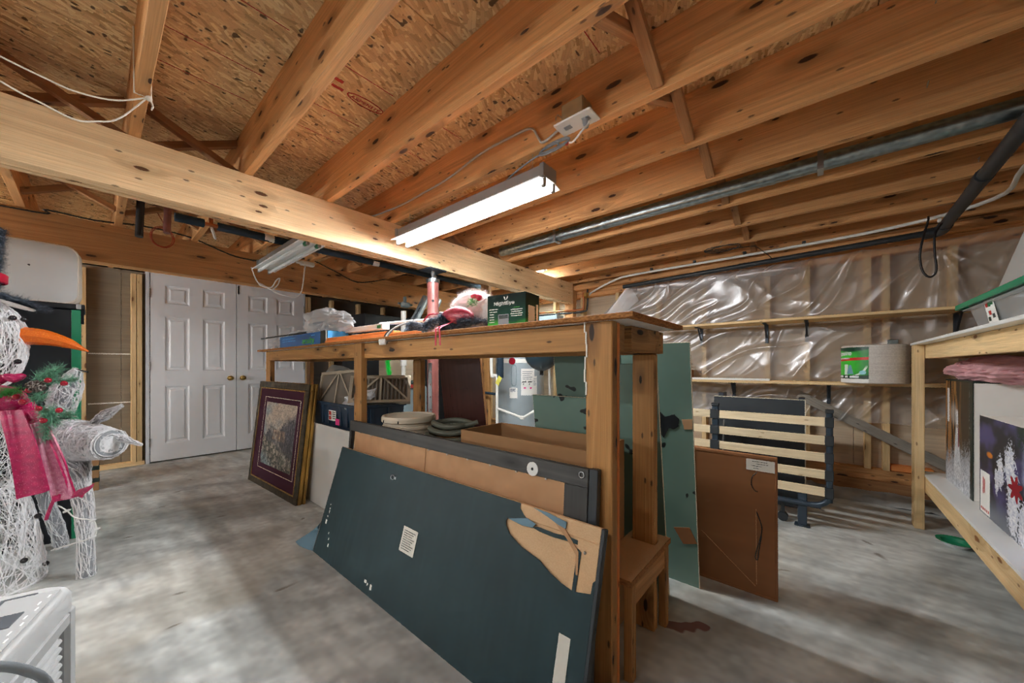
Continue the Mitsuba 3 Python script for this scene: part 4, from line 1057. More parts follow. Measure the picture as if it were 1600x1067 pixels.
mat('night_print', proc(nightprint), .7, spec=.2)
face_print('front_print', o, e, ez, Wd, Hh, 'night_print', k)
face_print('side_print', o + e * Wd, nb, ez, Dp, Hh, 'night_print', k)
words('brand_lettering', 'NightEye', o + e * .032 + ez * .094 - nb * .0008, e, ez, .014, 'text_white', k, .10, bold=True)
put('emblem', [obox(o + e * (.092 + s * .006) + ez * .121 - nb * .0012, unit(e * s * .5 + ez), np.cross(-nb, unit(e * s * .5 + ez)), -nb, .016, .004, .0006, .0001) for s in (-1, 1)], 'text_white', k)
for i in range(6):
    put('small_print', obox(o + e * (.030 if i < 2 else .022) + ez * (.078 - .0105 * i) - nb * .0012, e, ez, -nb, (.046, .040, .022, .025, .024, .026)[i], .0032, .0006, .0001), 'text_white', k)
for i in range(5):
    put('small_print', obox(o + e * .143 + ez * (.080 - .0085 * i) - nb * .0012, e, ez, -nb, (.03, .056, .05, .058, .052)[i], .0032, .0006, .0001), ('green_print', 'text_white')[i > 0], k)
put('picture_print', obox(o + e * .080 + ez * .031 - nb * .0012, e, ez, -nb, .052, .05, .0007, .0002), 'pkg_grey', k)
put('picture_print', obox(o + e * .080 + ez * .045 - nb * .0016, e, ez, -nb, .044, .014, .0007, .0002), 'pkg_black', k)
put('side_label', obox(o + e * (Wd + .0012) + nb * .045 + ez * .05, nb, ez, e, .055, .075, .0006, .0002), 'text_white', k)
put('side_label', obox(o + e * (Wd + .0012) + nb * .092 + ez * .055, nb, ez, e, .018, .085, .0006, .0002), 'text_white', k)

# the white wreath, the red drop ornament and the dark tinsel
q = np.random.default_rng(3)
k = thing('white_wreath', 'fluffy white tinsel wreath with red ribbon and green leaves lying on the workbench', 'wreath')
th = q.uniform(0, 2 * np.pi, 5200); ph = q.uniform(0, 2 * np.pi, 5200)
Cw = np.array([1.20, 1.285, ZT + .100]); R0, r0 = .100, .034
dirs = np.stack([np.cos(ph) * .6, np.cos(th) * np.cos(ph) + .0 * th, np.sin(th) * np.cos(ph)], 1); dirs[:, 0] = np.sin(ph) * .8
fill = np.where(np.arange(5200) % 3 == 0, np.sqrt(q.uniform(0, 1, 5200)), 1.0)
dirs[:, 0] = np.where(fill < 1, -np.abs(dirs[:, 0]) - .3, dirs[:, 0])
ctr = np.stack([0 * th, R0 * 1.15 * np.cos(th) * fill, R0 * .72 * np.sin(th) * fill], 1)
put('tinsel', needles(Cw + ctr + dirs * r0 * .4, dirs, .046, .0014, q, .35), 'white_fluff', k, stuff=True)
put('core', tube(np.stack([np.full(40, Cw[0]), Cw[1] + R0 * 1.15 * np.cos(np.linspace(0, 2 * np.pi, 40)), Cw[2] + R0 * .72 * np.sin(np.linspace(0, 2 * np.pi, 40))], 1), .034, 10, cap=False), 'white_fluff', k, smooth=True)
put('bow', [ball((1.14, 1.205, ZT + .165), (.012, .022, .012), 2), ball((1.14, 1.175, ZT + .155), (.012, .014, .016), 2)], 'red_ribbon', k, smooth=True)
bs = np.array([1.12, 1.20, ZT + .130]) + q.normal(0, .010, (60, 3)); put('leaves', needles(bs, q.normal(0, 1, (60, 3)), .022, .002, q), 'pine_bright', k, stuff=True)
k = thing('drop_ornament', 'red glitter drop shaped ornament with a ribbon, hanging over the edge of the workbench', 'ornament')
cv, cf = ball((0, 0, 0), (1, 1, 1), 3); y_ = cv[:, 0]
V = np.stack([1.095 + cv[:, 2] * .035, 1.27 - y_ * .105, ZT + .078 + cv[:, 1] * .042 * (1 - .45 * y_ * np.where(y_ < 0, -1, .2)) - .012 * y_], 1)
put('body', (V, cf), 'glitter_red', k, smooth=True)
put('cap', cyl((1.095, 1.37, ZT + .088), (1.095, 1.395, ZT + .093), .014, 12), 'steel', k, smooth=40)
put('ribbon', [sheet(np.array([[(1.075 - .092 * min(1, t * 1.9) + .002 * s, 1.262 + .012 * j + w_ - .02 * t * s, ZT + .048 - .038 * min(1, t * 1.9) - .16 * max(0, t - .526)) for w_ in (0, .010)] for t in np.linspace(0, 1, 10)]), .001) for j, s in ((0, .6), (1.2, -.2))], 'red_ribbon', k, smooth=40)
k = thing('dark_tinsel', 'heap of dark blue tinsel garland on the workbench beside the red ornament', 'garland')
t = np.linspace(0, 1, 4200); cx = np.stack([1.115 + .05 * np.sin(t * 26), 1.72 - .58 * t + .02 * np.sin(t * 30), ZT + .038 + .026 * np.sin(math.pi * t) * (1 + np.sin(t * 41)) / 1.4], 1)
put('tinsel', needles(cx, q.normal(0, 1, cx.shape) * [1, 1, .75], .036, .0019, q), 'tinsel_dark', k, stuff=True)
put('core', tube(cx[::30], .005, 6), 'tinsel_dark', k, smooth=True)
own('red_cord', tube([(1.13, 1.58, ZT + .08), (1.11, 1.50, ZT + .105), (1.12, 1.42, ZT + .10), (1.13, 1.33, ZT + .095)], .004, 8, 6), 'red_ribbon', 'red satin cord lying over the dark tinsel', 'cord', smooth=True)

for i, (a, c_, w_, h_, lab) in enumerate((((1.075, 2.62, ZT + .0105), (1.062, 1.53, ZT + .0105), .045, .02, 'front strip of orange cedar lying along the edge of the workbench'), ((1.14, 2.62, ZT + .0105), (1.12, 1.66, ZT + .0105), .05, .02, 'middle strip of orange cedar on the workbench'), ((1.10, 2.66, ZT + .033), (1.11, 1.80, ZT + .033), .05, .02, 'upper strip of orange cedar lying across the two others'))):
    kk = thing('cedar_strip', lab, 'board', 'cedar strips on the workbench'); wput('board', plank(a, c_, w_, h_), 'wood_cedar', kk)
k = thing('plug_leads', 'grey and white power leads with white plugs hanging over the front of the workbench', 'cable')
for i in range(3):
    d = .018 * i
    put('lead', tube([(1.16, 1.58 + d, ZT + .05), (1.10, 1.62 + d, ZT + .075), (1.05, 1.68 + d, ZT + .055), (1.022, 1.72 + d, ZT + .022), (1.005, 1.735 + d * .8, ZT - .012)], .0035, 7, 6), ('cord_grey', 'cord_white', 'cord_black')[i], k, smooth=True)
    put('plug', obox((1.0, 1.74 + d * 1.2, ZT - .027), unit((.1, .3, 1)), unit((0, 1, -.3)), unit((1, 0, 0)), .034, .016, .014, .004), 'plate_white', k)
k = thing('blue_carton', 'blue printed carton lying at the far end of the workbench under the clear plastic', 'box')
put('carton', box(1.075, 1.235, 2.66, 3.62, ZT, ZT + .098, .002), 'blue_print', k)
put('end_panel', box(1.073, 1.238, 2.655, 2.75, ZT, ZT + .101, .003), 'pkg_black', k, label='dark end of the carton')
put('end_panel', box(1.085, 1.232, 2.6515, 2.656, ZT + .003, ZT + .098, .001), 'blue_light', k, label='light blue end flap')
put('end_panel', box(1.0735, 1.0765, 2.652, 2.66, ZT, ZT + .10, .0005), 'text_white', k)
words('lettering', 'acuity', (1.0745, 3.10, ZT + .022), (0, -1, 0), (0, 0, 1), .04, 'green_print', k, .24, bold=True)
put('small_print', [box(1.0738, 1.0748, 3.25, 3.55, ZT + z, ZT + z + .006, .0002) for z in (.07, .05)] + [box(1.0738, 1.0748, 2.85, 2.92, ZT + z, ZT + z + .006, .0002) for z in (.012, .075)], 'blue_light', k)


def crumple(c, size, seed, sub=4, lump=.5, fine=.18):
    v, f = ball((0, 0, 0), 1, sub)
    d = 1 + lump * (meshkit.fbm(v * 1.7 + seed, 3, seed) - .5) * 2 + fine * (1 - np.abs(2 * meshkit.fbm(v * 4 + seed, 3, seed + 5) - 1))
    return v * d[:, None] * np.asarray(size) + np.asarray(c), f


k = thing('clear_plastic_bag', 'crumpled clear plastic bags heaped on the blue carton', 'plastic bag')
put('sheet', crumple((1.17, 2.88, ZT + .19), (.055, .29, .078), 4, 4, .75, .3), 'bag_clear', k, smooth=25)
put('sheet', crumple((1.16, 3.25, ZT + .125), (.05, .34, .024), 9), 'bag_clear', k, smooth=25)
put('sheet', crumple((1.12, 3.76, ZT + .042), (.06, .12, .040), 13), 'bag_clear', k, smooth=25)
own('dark_rod', cyl((1.02, 3.94, ZT + .10), (1.10, 3.1, ZT + .112), .006, 10), 'abs_black', 'thin dark rod lying over the far end of the workbench', 'rod', smooth=40)
k = thing('lamp_tube_pack', 'long white pack of fluorescent tubes lying on the blue carton', 'box')
put('sleeve', plank((1.25, 3.35, ZT + .118), (1.22, 2.12, ZT + .098), .05, .034)[:2], 'paper_white', k)
put('end_label', plank((1.222, 2.20, ZT + .0995), (1.2195, 2.105, ZT + .0978), .053, .037)[:2], 'melamine', k)
put('end_mark', box(1.1925, 1.1945, 2.12, 2.17, ZT + .087, ZT + .107, .0004), 'green_cap', k)
own('white_tube', cyl((1.29, 2.30, ZT + .135), (1.30, 1.42, ZT + .105), .011, 14), 'tube_off', 'bare white fluorescent tube lying behind the dark tinsel', 'tube', smooth=40)
own('blue_tool_case', box(1.30, 1.42, 2.05, 2.58, ZT, ZT + .055, .008), 'blue_print', 'low dark blue tool case behind the cedar strips', 'case')
own('grey_cup', lathe([(0, 0), (.03, 0), (.034, .08), (.030, .08), (.028, .01), (0, .01)], 24, at=(1.275, 2.61, ZT)), 'pkg_grey', 'small grey cup standing beside the light blue end of the carton', 'cup', smooth=40)

# ------------------------------------------------------------------ wall shelves
for z, lab, x0 in ((1.385, 'upper long pine shelf on black brackets across the plastic-covered wall', 3.555), (.884, 'lower long pine shelf across the plastic-covered wall', 3.575)):
    k = thing('wall_shelf', lab, 'shelf', 'long shelves on the plastic-covered wall')
    wput('board', pbox(x0, 3.835, -1.0, 1.20, z, z + .020, 1), 'wood_pine', k)
    for y in (.87, .355, .085, -.70) if z > 1 else (.60, -.05, -.80):
        put('bracket', [box(3.62, 3.835, y - .012, y + .012, z - .008, z - .0005, .001), box(3.815, 3.835, y - .012, y + .012, z - .16, z - .001, .001), obox((3.745, y, z - .06), unit((1, 0, -1)), (0, 1, 0), unit((1, 0, 1)), .15, .012, .008, .001)], 'dark_metal', k)
own('white_strip', box(3.60, 3.66, .315, .90, .9045, .922, .002), 'melamine', 'white painted strip of board lying on the lower wall shelf', 'board')
k = thing('scrap_box', 'small brown box with white flaps at the far end of the lower wall shelf', 'box')
put('carton', box(3.62, 3.78, .93, 1.06, .9045, 1.0, .002), 'kraft_dark', k)
put('flap', [obox((3.70, .96, 1.012), (1, 0, 0), unit((0, 1, .35)), unit((0, -.35, 1)), .15, .11, .003, .0008), box(3.63, 3.75, .93, 1.05, 1.04, 1.055, .002), box(3.60, 3.62, .935, 1.05, .93, .99, .002)], 'paper_white', k)
own('wall_box', box(3.80, 3.838, -.43, -.375, 1.15, 1.22, .004), 'galvanized', 'small galvanized electrical box on the wall above the bubble wrap roll', 'electrical box')
k = thing('bubble_wrap_roll', 'big roll of bubble wrap with a green label standing on the lower wall shelf', 'roll')
RC = np.array([3.605, -.288, .9045]); RR, RH = .172, .268
put('roll', lathe([(0, 0), (RR - .006, 0), (RR, .006), (RR, RH - .006), (RR - .008, RH), (.05, RH), (.045, RH - .05), (0, RH - .05)], 64, at=RC), 'bubble_roll', k, smooth=40)


def wrap(a0, a1, z0, z1, dr_, m, nm, parent, label=None):
    a = np.radians(np.linspace(a0, a1, 20)); P = np.array([[(RC[0] + (RR + dr_) * math.cos(t), RC[1] + (RR + dr_) * math.sin(t), RC[2] + z) for z in (z0, z1)] for t in a])
    return put(nm, sheet(P), m, parent, smooth=True, uv=grid_uv(20, 2), label=label)


def labelprint(p, n, uv):
    u, v = uv.x, uv.y
    c = mix(lin('0F7A32'), lin('43C53A'), smoothstep(.2, .75, 1 - dr.sqrt(dr.square(u - .3) + dr.square(v - .45))))
    c = mix(c, lin('0E3B2A'), smoothstep(.90, .97, v + .08 * dr.sin(u * 3)))
    c = mix(c, lin('E8F2E4'), smoothstep(.030, .018, dr.abs(dr.sqrt(dr.square(u - .55) + dr.square(v - .50)) - .42)) * smoothstep(.3, .6, u) * smoothstep(.45, .3, v))
    g = smoothstep(.07, .06, dr.abs(u - .42)) * smoothstep(.17, .16, dr.abs(v - .29))
    c = mix(c, lin('DDEBDD'), g)
    g2 = smoothstep(.075, .06, dr.abs(u - .55) + .25 * (v - .29)) * smoothstep(.15, .14, dr.abs(v - .29))
    c = mix(c, lin('6FA3AE'), g2)
    c = mix(c, lin('8FD0D8'), smoothstep(.085, .07, dr.sqrt(dr.square(u - .87) + dr.square((v - .20) * 1.2))))
    c = mix(c, lin('C8362B'), smoothstep(.048, .042, dr.abs(v - .60 - .04 * u)))
    c = mix(c, lin('0F3528'), smoothstep(.115, .105, v))
    return c


mat('roll_print', proc(labelprint), .35)
wrap(88, 167, .032, .252, .0012, 'roll_print', 'label', k, 'green printed label')
wrap(88, 167, .004, .031, .0012, 'paper_white', 'label_margin', k)
wrap(90, 112, .038, .052, .002, 'text_white', 'label_mark', k); wrap(117, 126, .038, .052, .002, 'text_white', 'label_mark', k); wrap(131, 150, .038, .052, .002, 'text_white', 'label_mark', k)
tm = meshkit.text_mesh('BubbleWrap', .026, .0004, True); v = np.array(tm.vertices); v[:, 0] *= .125 / np.ptp(v[:, 0])
a = math.radians(93) + v[:, 0] / RR
put('lettering', (np.stack([RC[0] + (RR + .0016 + v[:, 2]) * np.cos(a), RC[1] + (RR + .0016 + v[:, 2]) * np.sin(a), RC[2] + .192 + v[:, 1] + .06 * v[:, 0]], 1), tm.faces), 'text_white', k)
tm = meshkit.text_mesh('ORIGINAL', .012, .0004, True); v = np.array(tm.vertices); v[:, 0] *= .11 / np.ptp(v[:, 0])
a = math.radians(94) + v[:, 0] / RR
put('lettering', (np.stack([RC[0] + (RR + .0016 + v[:, 2]) * np.cos(a), RC[1] + (RR + .0016 + v[:, 2]) * np.sin(a), RC[2] + .165 + v[:, 1] + .05 * v[:, 0]], 1), tm.faces), 'text_white', k)
k = thing('grey_plank', 'weathered grey plank fixed slantwise below the lower wall shelf', 'board')
wput('board', plank((3.80, .14, .79), (3.80, -.72, .30), .07, .018, (1, 0, 0)), 'wood_grey', k)

# ------------------------------------------------------------------ the folded bed frame with wooden slats
k = thing('bed_frame', 'dark metal bed frame with pale wooden slats standing on its side before the plastic-covered wall', 'bed frame')
xb = 2.955
put('tube_rail', tube([(xb, -.042, .745), (xb, -.042, .235), (xb, -.035, .195), (xb, -.005, .165), (xb, .04, .152), (xb, .10, .150), (xb, 1.25, .150)], .017, 14, 5), 'bed_metal', k, smooth=40)
put('middle_rail', box(xb + .004, xb + .034, .565, .605, .15, .74, .003), 'bed_metal', k)
for z in (.678, .564, .457, .351, .243):
    for y0, y1 in ((-.022, .562), (.608, 1.25)):
        wput('slat', plank((xb - .004, y0, z), (xb - .004, y1, z), .056, .010, (1, 0, 0)), 'wood_pale', k)
    put('slat_cap', box(xb - .022, xb + .002, -.062, -.020, z - .032, z + .032, .003), 'abs_black', k)
    put('slat_cap', box(xb - .016, xb + .004, .556, .614, z - .032, z + .032, .003), 'abs_black', k)
put('rail_cap', box(xb - .025, xb + .02, -.062, -.022, .735, .757, .003), 'abs_black', k)
put('rail_cap', box(xb - .006, xb + .036, .562, .608, .735, .757, .003), 'abs_black', k)
put('foot_post', box(xb + .0, xb + .03, .065, .112, .006, .215, .003), 'bed_metal', k)
put('foot_plate', box(xb - .012, xb + .05, .05, .128, 0, .008, .002), 'bed_metal', k)
put('lower_rail', [tube([(xb + .07, -.0, .215), (xb + .07, 1.2, .205)], .012, 10), tube([(xb + .03, .09, .20), (xb + .07, .09, .21)], .010, 8)], 'bed_metal', k, smooth=40)
put('castor', [cyl((xb + .02, .19, .028), (xb + .06, .19, .028), .028, 16), box(xb + .03, xb + .05, .18, .20, .03, .15, .002)], 'abs_black', k)
put('strut', [tube([(xb + .02, .53, .64), (xb + .03, .545, .32)], .005, 8)], 'steel', k, smooth=40)
k = thing('black_headboard', 'flat black board standing behind the slatted bed frame', 'board')
put('board', box(3.24, 3.258, .083, .648, .02, .785, .002), 'black_paint', k)
put('side_edge', [box(3.239, 3.259, .078, .083, .02, .785, .001), box(3.239, 3.259, .083, .648, .785, .788, .001)], 'board_edge', k)
put('back_post', [box(3.262, 3.40, .585, .62, 0, .815, .003), box(3.262, 3.36, .085, .12, 0, .80, .003)], 'dark_metal', k)

# ------------------------------------------------------------------ the storage rack at the right
k = thing('storage_rack', 'pine storage rack with white boards at the right, holding boxes and a clear tote', 'rack')
for x in (1.15, 3.385):
    for y in (-.495, -1.10):
        wput('post', pbox(x, x + .089, y, y + .045, 0, 1.158, 2), 'wood_pine', k)
for z0, z1 in ((1.072, 1.158), (.236, .332)):
    wput('front_rail', pbox(1.24, 3.384, -.533, -.496, z0, z1, 0), 'wood_pine', k)
    wput('back_rail', pbox(1.24, 3.384, -1.10, -1.062, z0, z1, 0), 'wood_pine', k)
    wput('end_rail', pbox(3.40, 3.438, -1.05, -.50, z0, z1, 1), 'wood_pine', k)
    put('shelf_board', box(1.10, 3.50, -1.11, -.447 if z1 > 1 else -.494, z1 + .001, z1 + .015, .002), 'melamine', k)


def trees_print(p, n, uv):
    u, v = uv.x, uv.y
    bark = noise(u * 26, v * 3, 2); f = noise(u * 90, v * 60, 3)
    c = mix(lin('2A2019'), lin('9A6C3C'), smoothstep(.45, .75, bark) * smoothstep(.25, .7, 1 - u))
    c = mix(c, mix(lin('1C1A1A'), lin('8F9298'), smoothstep(.55, .9, f)), smoothstep(.86, .95, u))
    snow = smoothstep(.36, .16, v + .16 * (1 - u) - .12 + (f - .5) * .25)
    c = mix(c, mix(lin('8E939C'), lin('E6E9EE'), f), snow)
    w = .055 + .10 * smoothstep(.62, .12, v)
    fig = smoothstep(w, w * .7, dr.abs(u - .48 + .03 * v)) * smoothstep(.74, .70, v) * smoothstep(.05, .1, v)
    c = mix(c, mix(lin('A9ADB4'), lin('F2F4F6'), f), fig * (1 - .6 * smoothstep(.02, .01, dr.abs(v - .57))))
    c = mix(c, lin('6E2340'), smoothstep(.022, .015, dr.abs(u - .52)) * smoothstep(.09, .08, dr.abs(v - .47)))
    glare = smoothstep(.14, .05, dr.sqrt(dr.square((u - .34) * .8) + dr.square(v - .68)))  # pale glare painted onto the print
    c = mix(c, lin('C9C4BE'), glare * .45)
    return mix(c, lin('E4E4E2'), smoothstep(.045, .04, dr.abs(1 - u - .88)) * smoothstep(.17, .16, dr.abs(v - .75)))


def deer_print(p, n, uv):
    u, v = uv.x, uv.y
    f = noise(u * 70, v * 70, 3); g = fbm(u * 6, v * 5, 1, 3)
    c = mix(lin('23262E'), lin('4A4672'), smoothstep(.35, .7, g) * smoothstep(.25, .5, 1 - u))
    c = mix(c, lin('5D6470'), smoothstep(.3, .05, v))
    c = mix(c, lin('D07A2E'), smoothstep(.06, .03, dr.sqrt(dr.square(u - .17) + dr.square((v - .63) * 1.6))))
    c = mix(c, mix(lin('9FAEDC'), lin('D3DDF6'), f), smoothstep(.60, .72, u + (g - .5) * .15))
    c = mix(c, lin('20352F'), smoothstep(.80, .92, v + (f - .5) * .3) * smoothstep(.5, .6, u))
    for cx, cy, rx, ry in ((.46, .60, .07, .22), (.50, .30, .075, .34), (.33, .52, .05, .16), (.28, .42, .035, .12), (.62, .15, .06, .22)):
        d = dr.sqrt(dr.square((u - cx) / rx) + dr.square((v - cy) / ry)) + (f - .5) * .8
        c = mix(c, mix(lin('B9BFD0'), lin('F6F7FA'), f), smoothstep(1.05, .8, d))
    a = dr.atan2(v - .45, (u - .53) * 1.3); r_ = dr.sqrt(dr.square((u - .53) * 1.3) + dr.square(v - .45))
    c = mix(c, lin('8C1E2C'), smoothstep(.10, .085, r_ + .03 * dr.cos(a * 7)))
    return c


mat('trees_print', proc(trees_print), .35)
mat('deer_print', proc(deer_print), .35)
Zs = .3475
k = thing('decoration_box', 'tall carton with a printed winter tree scene under the pink insulation on the rack', 'box', 'printed decoration cartons')
put('carton', box(2.865, 3.37, -1.04, -.578, Zs, Zs + .598, .003), 'paper_white', k)
face_print('front_print', (3.37, -.578, Zs), (-1, 0, 0), (0, 0, 1), .505, .598, 'trees_print', k)
put('black_edge', [box(2.862, 2.905, -.581, -.5765, Zs + .001, Zs + .598, .001), box(2.862, 3.372, -1.042, -.5765, Zs + .590, Zs + .600, .001)], 'pkg_black', k)
k = thing('decoration_box', 'shorter carton with a printed deer scene in blue light, standing nearer on the rack shelf', 'box', 'printed decoration cartons')
put('carton', box(1.95, 2.72, -.98, -.570, Zs, Zs + .445, .003), 'paper_white', k)
face_print('front_print', (2.72, -.570, Zs), (-1, 0, 0), (0, 0, 1), .77, .445, 'deer_print', k)
put('label', obox((2.645, -.5685, Zs + .10), (-1, 0, 0), (0, 0, 1), (0, 1, 0), .12, .19, .0008, .0003), 'paper_white', k)
put('label_print', [obox((2.665 - .018 * i, -.5678, Zs + .13), (-1, 0, 0), (0, 0, 1), (0, 1, 0), .009, .075 - .012 * (i % 2), .0006, .0002) for i in range(2)] + [obox((2.60 + .022 * i, -.5678, Zs + .022), (-1, 0, 0), (0, 0, 1), (0, 1, 0), .012, .012, .0006, .0002) for i in range(5)], 'ink_red', k)
own('white_disc', lathe([(0, 0), (.10, .0), (.115, .006), (.115, .010), (.098, .006), (0, .006)], 48, (-.55, .30, .78), (2.66, -.80, Zs + .50)), 'paper_white', 'round white paper plate leaning between the two printed cartons', 'plate', smooth=40)
k = thing('insulation_roll', 'pink fluffy roll of fibreglass insulation lying on top of the tall printed carton', 'insulation')
put('batt', crumple((3.22, -.74, Zs + .600 + .055), (.20, .15, .064), 3, 5, .35, .22), 'fiberglass', k, smooth=True)
put('batt', crumple((2.90, -.745, Zs + .600 + .052), (.24, .15, .062), 8, 5, .35, .22), 'fiberglass', k, smooth=True)
k = thing('clear_tote', 'clear plastic tote with a green lid on the top board of the storage rack', 'storage tote')
zt = 1.174
outer = trimesh.convex.convex_hull(np.array([(x, y, z) for z, i in ((zt, .035), (zt + .14, 0)) for x in (2.06 + i, 2.77 - i) for y in (-.97 + i, -.545 - i)]))
inner = outer.copy(); cc = outer.centroid; inner.apply_translation(-cc); inner.apply_scale([.992, .988, 1]); inner.apply_translation(cc + [0, 0, .004])
put('body', trimesh.boolean.difference([outer, inner], engine='manifold'), 'tote_clear', k)
put('ledge', [box(2.05, 2.785, -.985, -.530, zt + .118, zt + .124, .001)], 'tote_clear', k)
put('lid', [box(2.02, 2.83, -1.0, -.52, zt + .141, zt + .156, .004), box(2.02, 2.83, -.524, -.515, zt + .128, zt + .152, .003), box(2.826, 2.834, -1.0, -.515, zt + .128, zt + .152, .003)], 'green_plastic', k)
f = put('paper_insert', obox((2.50, -.5535, zt + .083), (-1, 0, 0), unit((0, .17, 1)), unit((0, 1, -.17)), .11, .105, .001, .0003), 'paper_white', k)
for i, (dx, dz, m) in enumerate(((-.03, .03, 'ink_red'), (.03, .035, 'green_cap'), (-.01, -.005, 'ink_red'), (.025, -.02, 'ink'), (-.03, -.03, 'pkg_black'), (.0, .03, 'green_cap'))):
    put('insert_print', obox((2.50 - dx, -.5522 + .17 * dz, zt + .083 + dz), (-1, 0, 0), unit((0, .17, 1)), unit((0, 1, -.17)), .026, .018, .0008, .0002), m, k)
own('tissue_paper', crumple((2.30, -.75, zt + .055), (.20, .15, .045), 5), 'paper_white', 'crumpled white tissue paper inside the clear tote', 'paper', smooth=25)
k = thing('grey_bin', 'grey plastic bin turned upside down on the green tote lid', 'bin')
put('body', trimesh.convex.convex_hull(np.array([(x, y, z) for z, i in ((zt + .157, 0), (zt + .47, .09)) for x in (2.0 + i, 2.63 - 2.6 * i) for y in (-.98 + i, -.59 - i * .5)])), 'grey_cloth', k)
put('rim', [box(1.99, 2.64, -.99, -.58, zt + .1565, zt + .166, .003)], 'grey_cloth', k)
k = thing('pet_bowl', 'small white bowl with a green rim lying on the floor before the storage rack', 'bowl')
put('bowl', lathe([(0, .001), (.045, .001), (.062, .022), (.060, .024), (.043, .005), (0, .005)], 32, at=(3.20, -.585, 0)), 'enamel_white', k, smooth=40)
put('rim', lathe([(.058, .020), (.076, .026), (.078, .030), (.058, .026), (.045, .008), (0, .0075)], 32, at=(3.20, -.585, 0)), 'green_plastic', k, smooth=40)


# ------------------------------------------------------------------ the wire snowman and the wire deer at the left
UP = np.array([0, 0, 1.])


def wrap_wire(path, radii, count, r, turn, run, seed, seg=9, rough=.006, only=None):
    """Thin wires wound over a round body given by its axis and radii."""
    p = smooth_path(path, 8); s = np.linspace(0, 1, len(p)); rad = np.interp(s, np.linspace(0, 1, len(radii)), radii)
    t = np.gradient(p, axis=0); t /= np.linalg.norm(t, axis=1, keepdims=True) + 1e-9
    a = np.cross(t, [.31, .9, .05]); a /= np.linalg.norm(a, axis=1, keepdims=True); b = np.cross(t, a)
    q = np.random.default_rng(seed); out = []
    I = lambda m, x: np.stack([np.interp(x, s, m[:, i]) for i in range(3)], 1)
    for _ in range(count):
        s0, th0 = q.uniform(-.03, 1.03), q.uniform(0, 6.283)
        x = np.clip(s0 + np.linspace(-.5, .5, seg) * run * q.normal(0, 1), 0, 1)
        th = th0 + np.linspace(-.5, .5, seg) * turn * q.normal(0, 1)
        rr = np.interp(x, s, rad) + q.normal(0, rough * .5) + q.normal(0, rough * .35, seg)
        out.append(tube(I(p, x) + rr[:, None] * (np.cos(th)[:, None] * I(a, x) + np.sin(th)[:, None] * I(b, x)), r, 3, cap=False))
    return join(out)


def core(path, radii, shrink=.93, n=20):
    p = smooth_path(path, 6)
    return tube(p, np.interp(np.linspace(0, 1, len(p)), np.linspace(0, 1, len(radii)), radii) * shrink, n)


sx, sy = -.347, 2.910
k = thing('snowman', 'tall white wire snowman with an orange nose, dark tinsel hat and pink glitter scarf', 'snowman')
ax = lambda zs: [(sx, sy, z) for z in zs]
put('skirt', wrap_wire(ax([0, .1, .2, .3, .4, .47]), [.200, .192, .180, .166, .143, .125], 900, .0014, .6, .42, 1, rough=.005), 'white_wire', k, stuff=True)
put('hoop', [tube([(sx + .20 * math.cos(t), sy + .20 * math.sin(t), .006) for t in np.linspace(0, 6.2832, 40)], .004, 6, cap=False)], 'white_wire', k)
put('torso', wrap_wire(ax([.44, .50, .58, .66, .74, .82, .87]), [.125, .15, .165, .165, .15, .115, .085], 520, .0014, .8, .5, 2, rough=.005), 'white_wire', k, stuff=True)
head = put('head', wrap_wire(ax([.90, .94, 1.0, 1.07, 1.14, 1.21, 1.28, 1.33]), [.05, .09, .125, .142, .147, .138, .108, .06], 560, .0014, 1.0, .5, 3, rough=.005), 'white_wire', k, stuff=True)
P0, P1 = np.array([-.215, 2.880, 1.168]), np.array([-.014, 2.828, 1.098])
m = smooth_path([P0, P0 + (P1 - P0) * .33 + UP * .016, P0 + (P1 - P0) * .66 + UP * .016, P1], 6)
put('nose', tube(m, np.interp(np.linspace(0, 1, len(m)), [0, .3, .7, 1], [.042, .038, .024, .003]), 8), 'glitter_orange', k, smooth=20, label='orange glitter carrot nose')
for c in ((-.210, 2.848, 1.243), (-.238, 2.803, 1.243)):
    put('eye', ball(c, .012, 2), 'bead_black', k, smooth=True)
for c in ((-.226, 2.826, 1.044), (-.172, 2.870, .30), (-.150, 2.90, .05), (-.205, 2.772, .132)):
    put('button', ball(c, .012, 2), 'bead_black', k, smooth=True)
q = np.random.default_rng(11)
HC, HX = np.array([-.392, 2.955, 1.375]), unit((.06, .0, 1))
hat = put('hat_core', [lathe([(0, .0), (.10, 0), (.105, .30), (0, .30)], 24, HX, HC), lathe([(.05, -.004), (.19, -.006), (.19, .006), (.05, .004)], 32, (.36, -.02, 1), (-.335, 2.93, 1.372))], 'tinsel_dark', k, smooth=30, label='dark tinsel top hat')
th = q.uniform(0, 6.283, 2600); hz = q.uniform(0, .30, 2600)
d = np.stack([np.cos(th), np.sin(th), 0 * th], 1)
put('hat_tinsel', needles(HC + d * .10 + hz[:, None] * HX, d, .030, .0010, q, .5), 'tinsel_dark', hat, stuff=True)
e1, e2 = unit((1, 0, -.36)), unit((0, 1, .02)); th = q.uniform(0, 6.283, 3600); rr = .10 + .10 * np.sqrt(q.uniform(0, 1, 3600))
bs = np.array([-.335, 2.93, 1.372]) + rr[:, None] * (np.cos(th)[:, None] * e1 + np.sin(th)[:, None] * e2)
put('brim_tinsel', needles(bs, np.cos(th)[:, None] * e1 + np.sin(th)[:, None] * e2, .034, .0010, q, .7), 'tinsel_dark', hat, stuff=True)
put('hat_band', lathe([(.120, .045), (.126, .05), (.125, .085), (.119, .09)], 32, HX, HC), 'red_ribbon', k, smooth=30, label='red hat band')
put('hat_lining', lathe([(.06, -.03), (.165, -.028), (.17, -.020), (.06, -.018)], 32, (.33, -.02, 1), (-.335, 2.93, 1.370)), 'white_fluff', k, smooth=30)


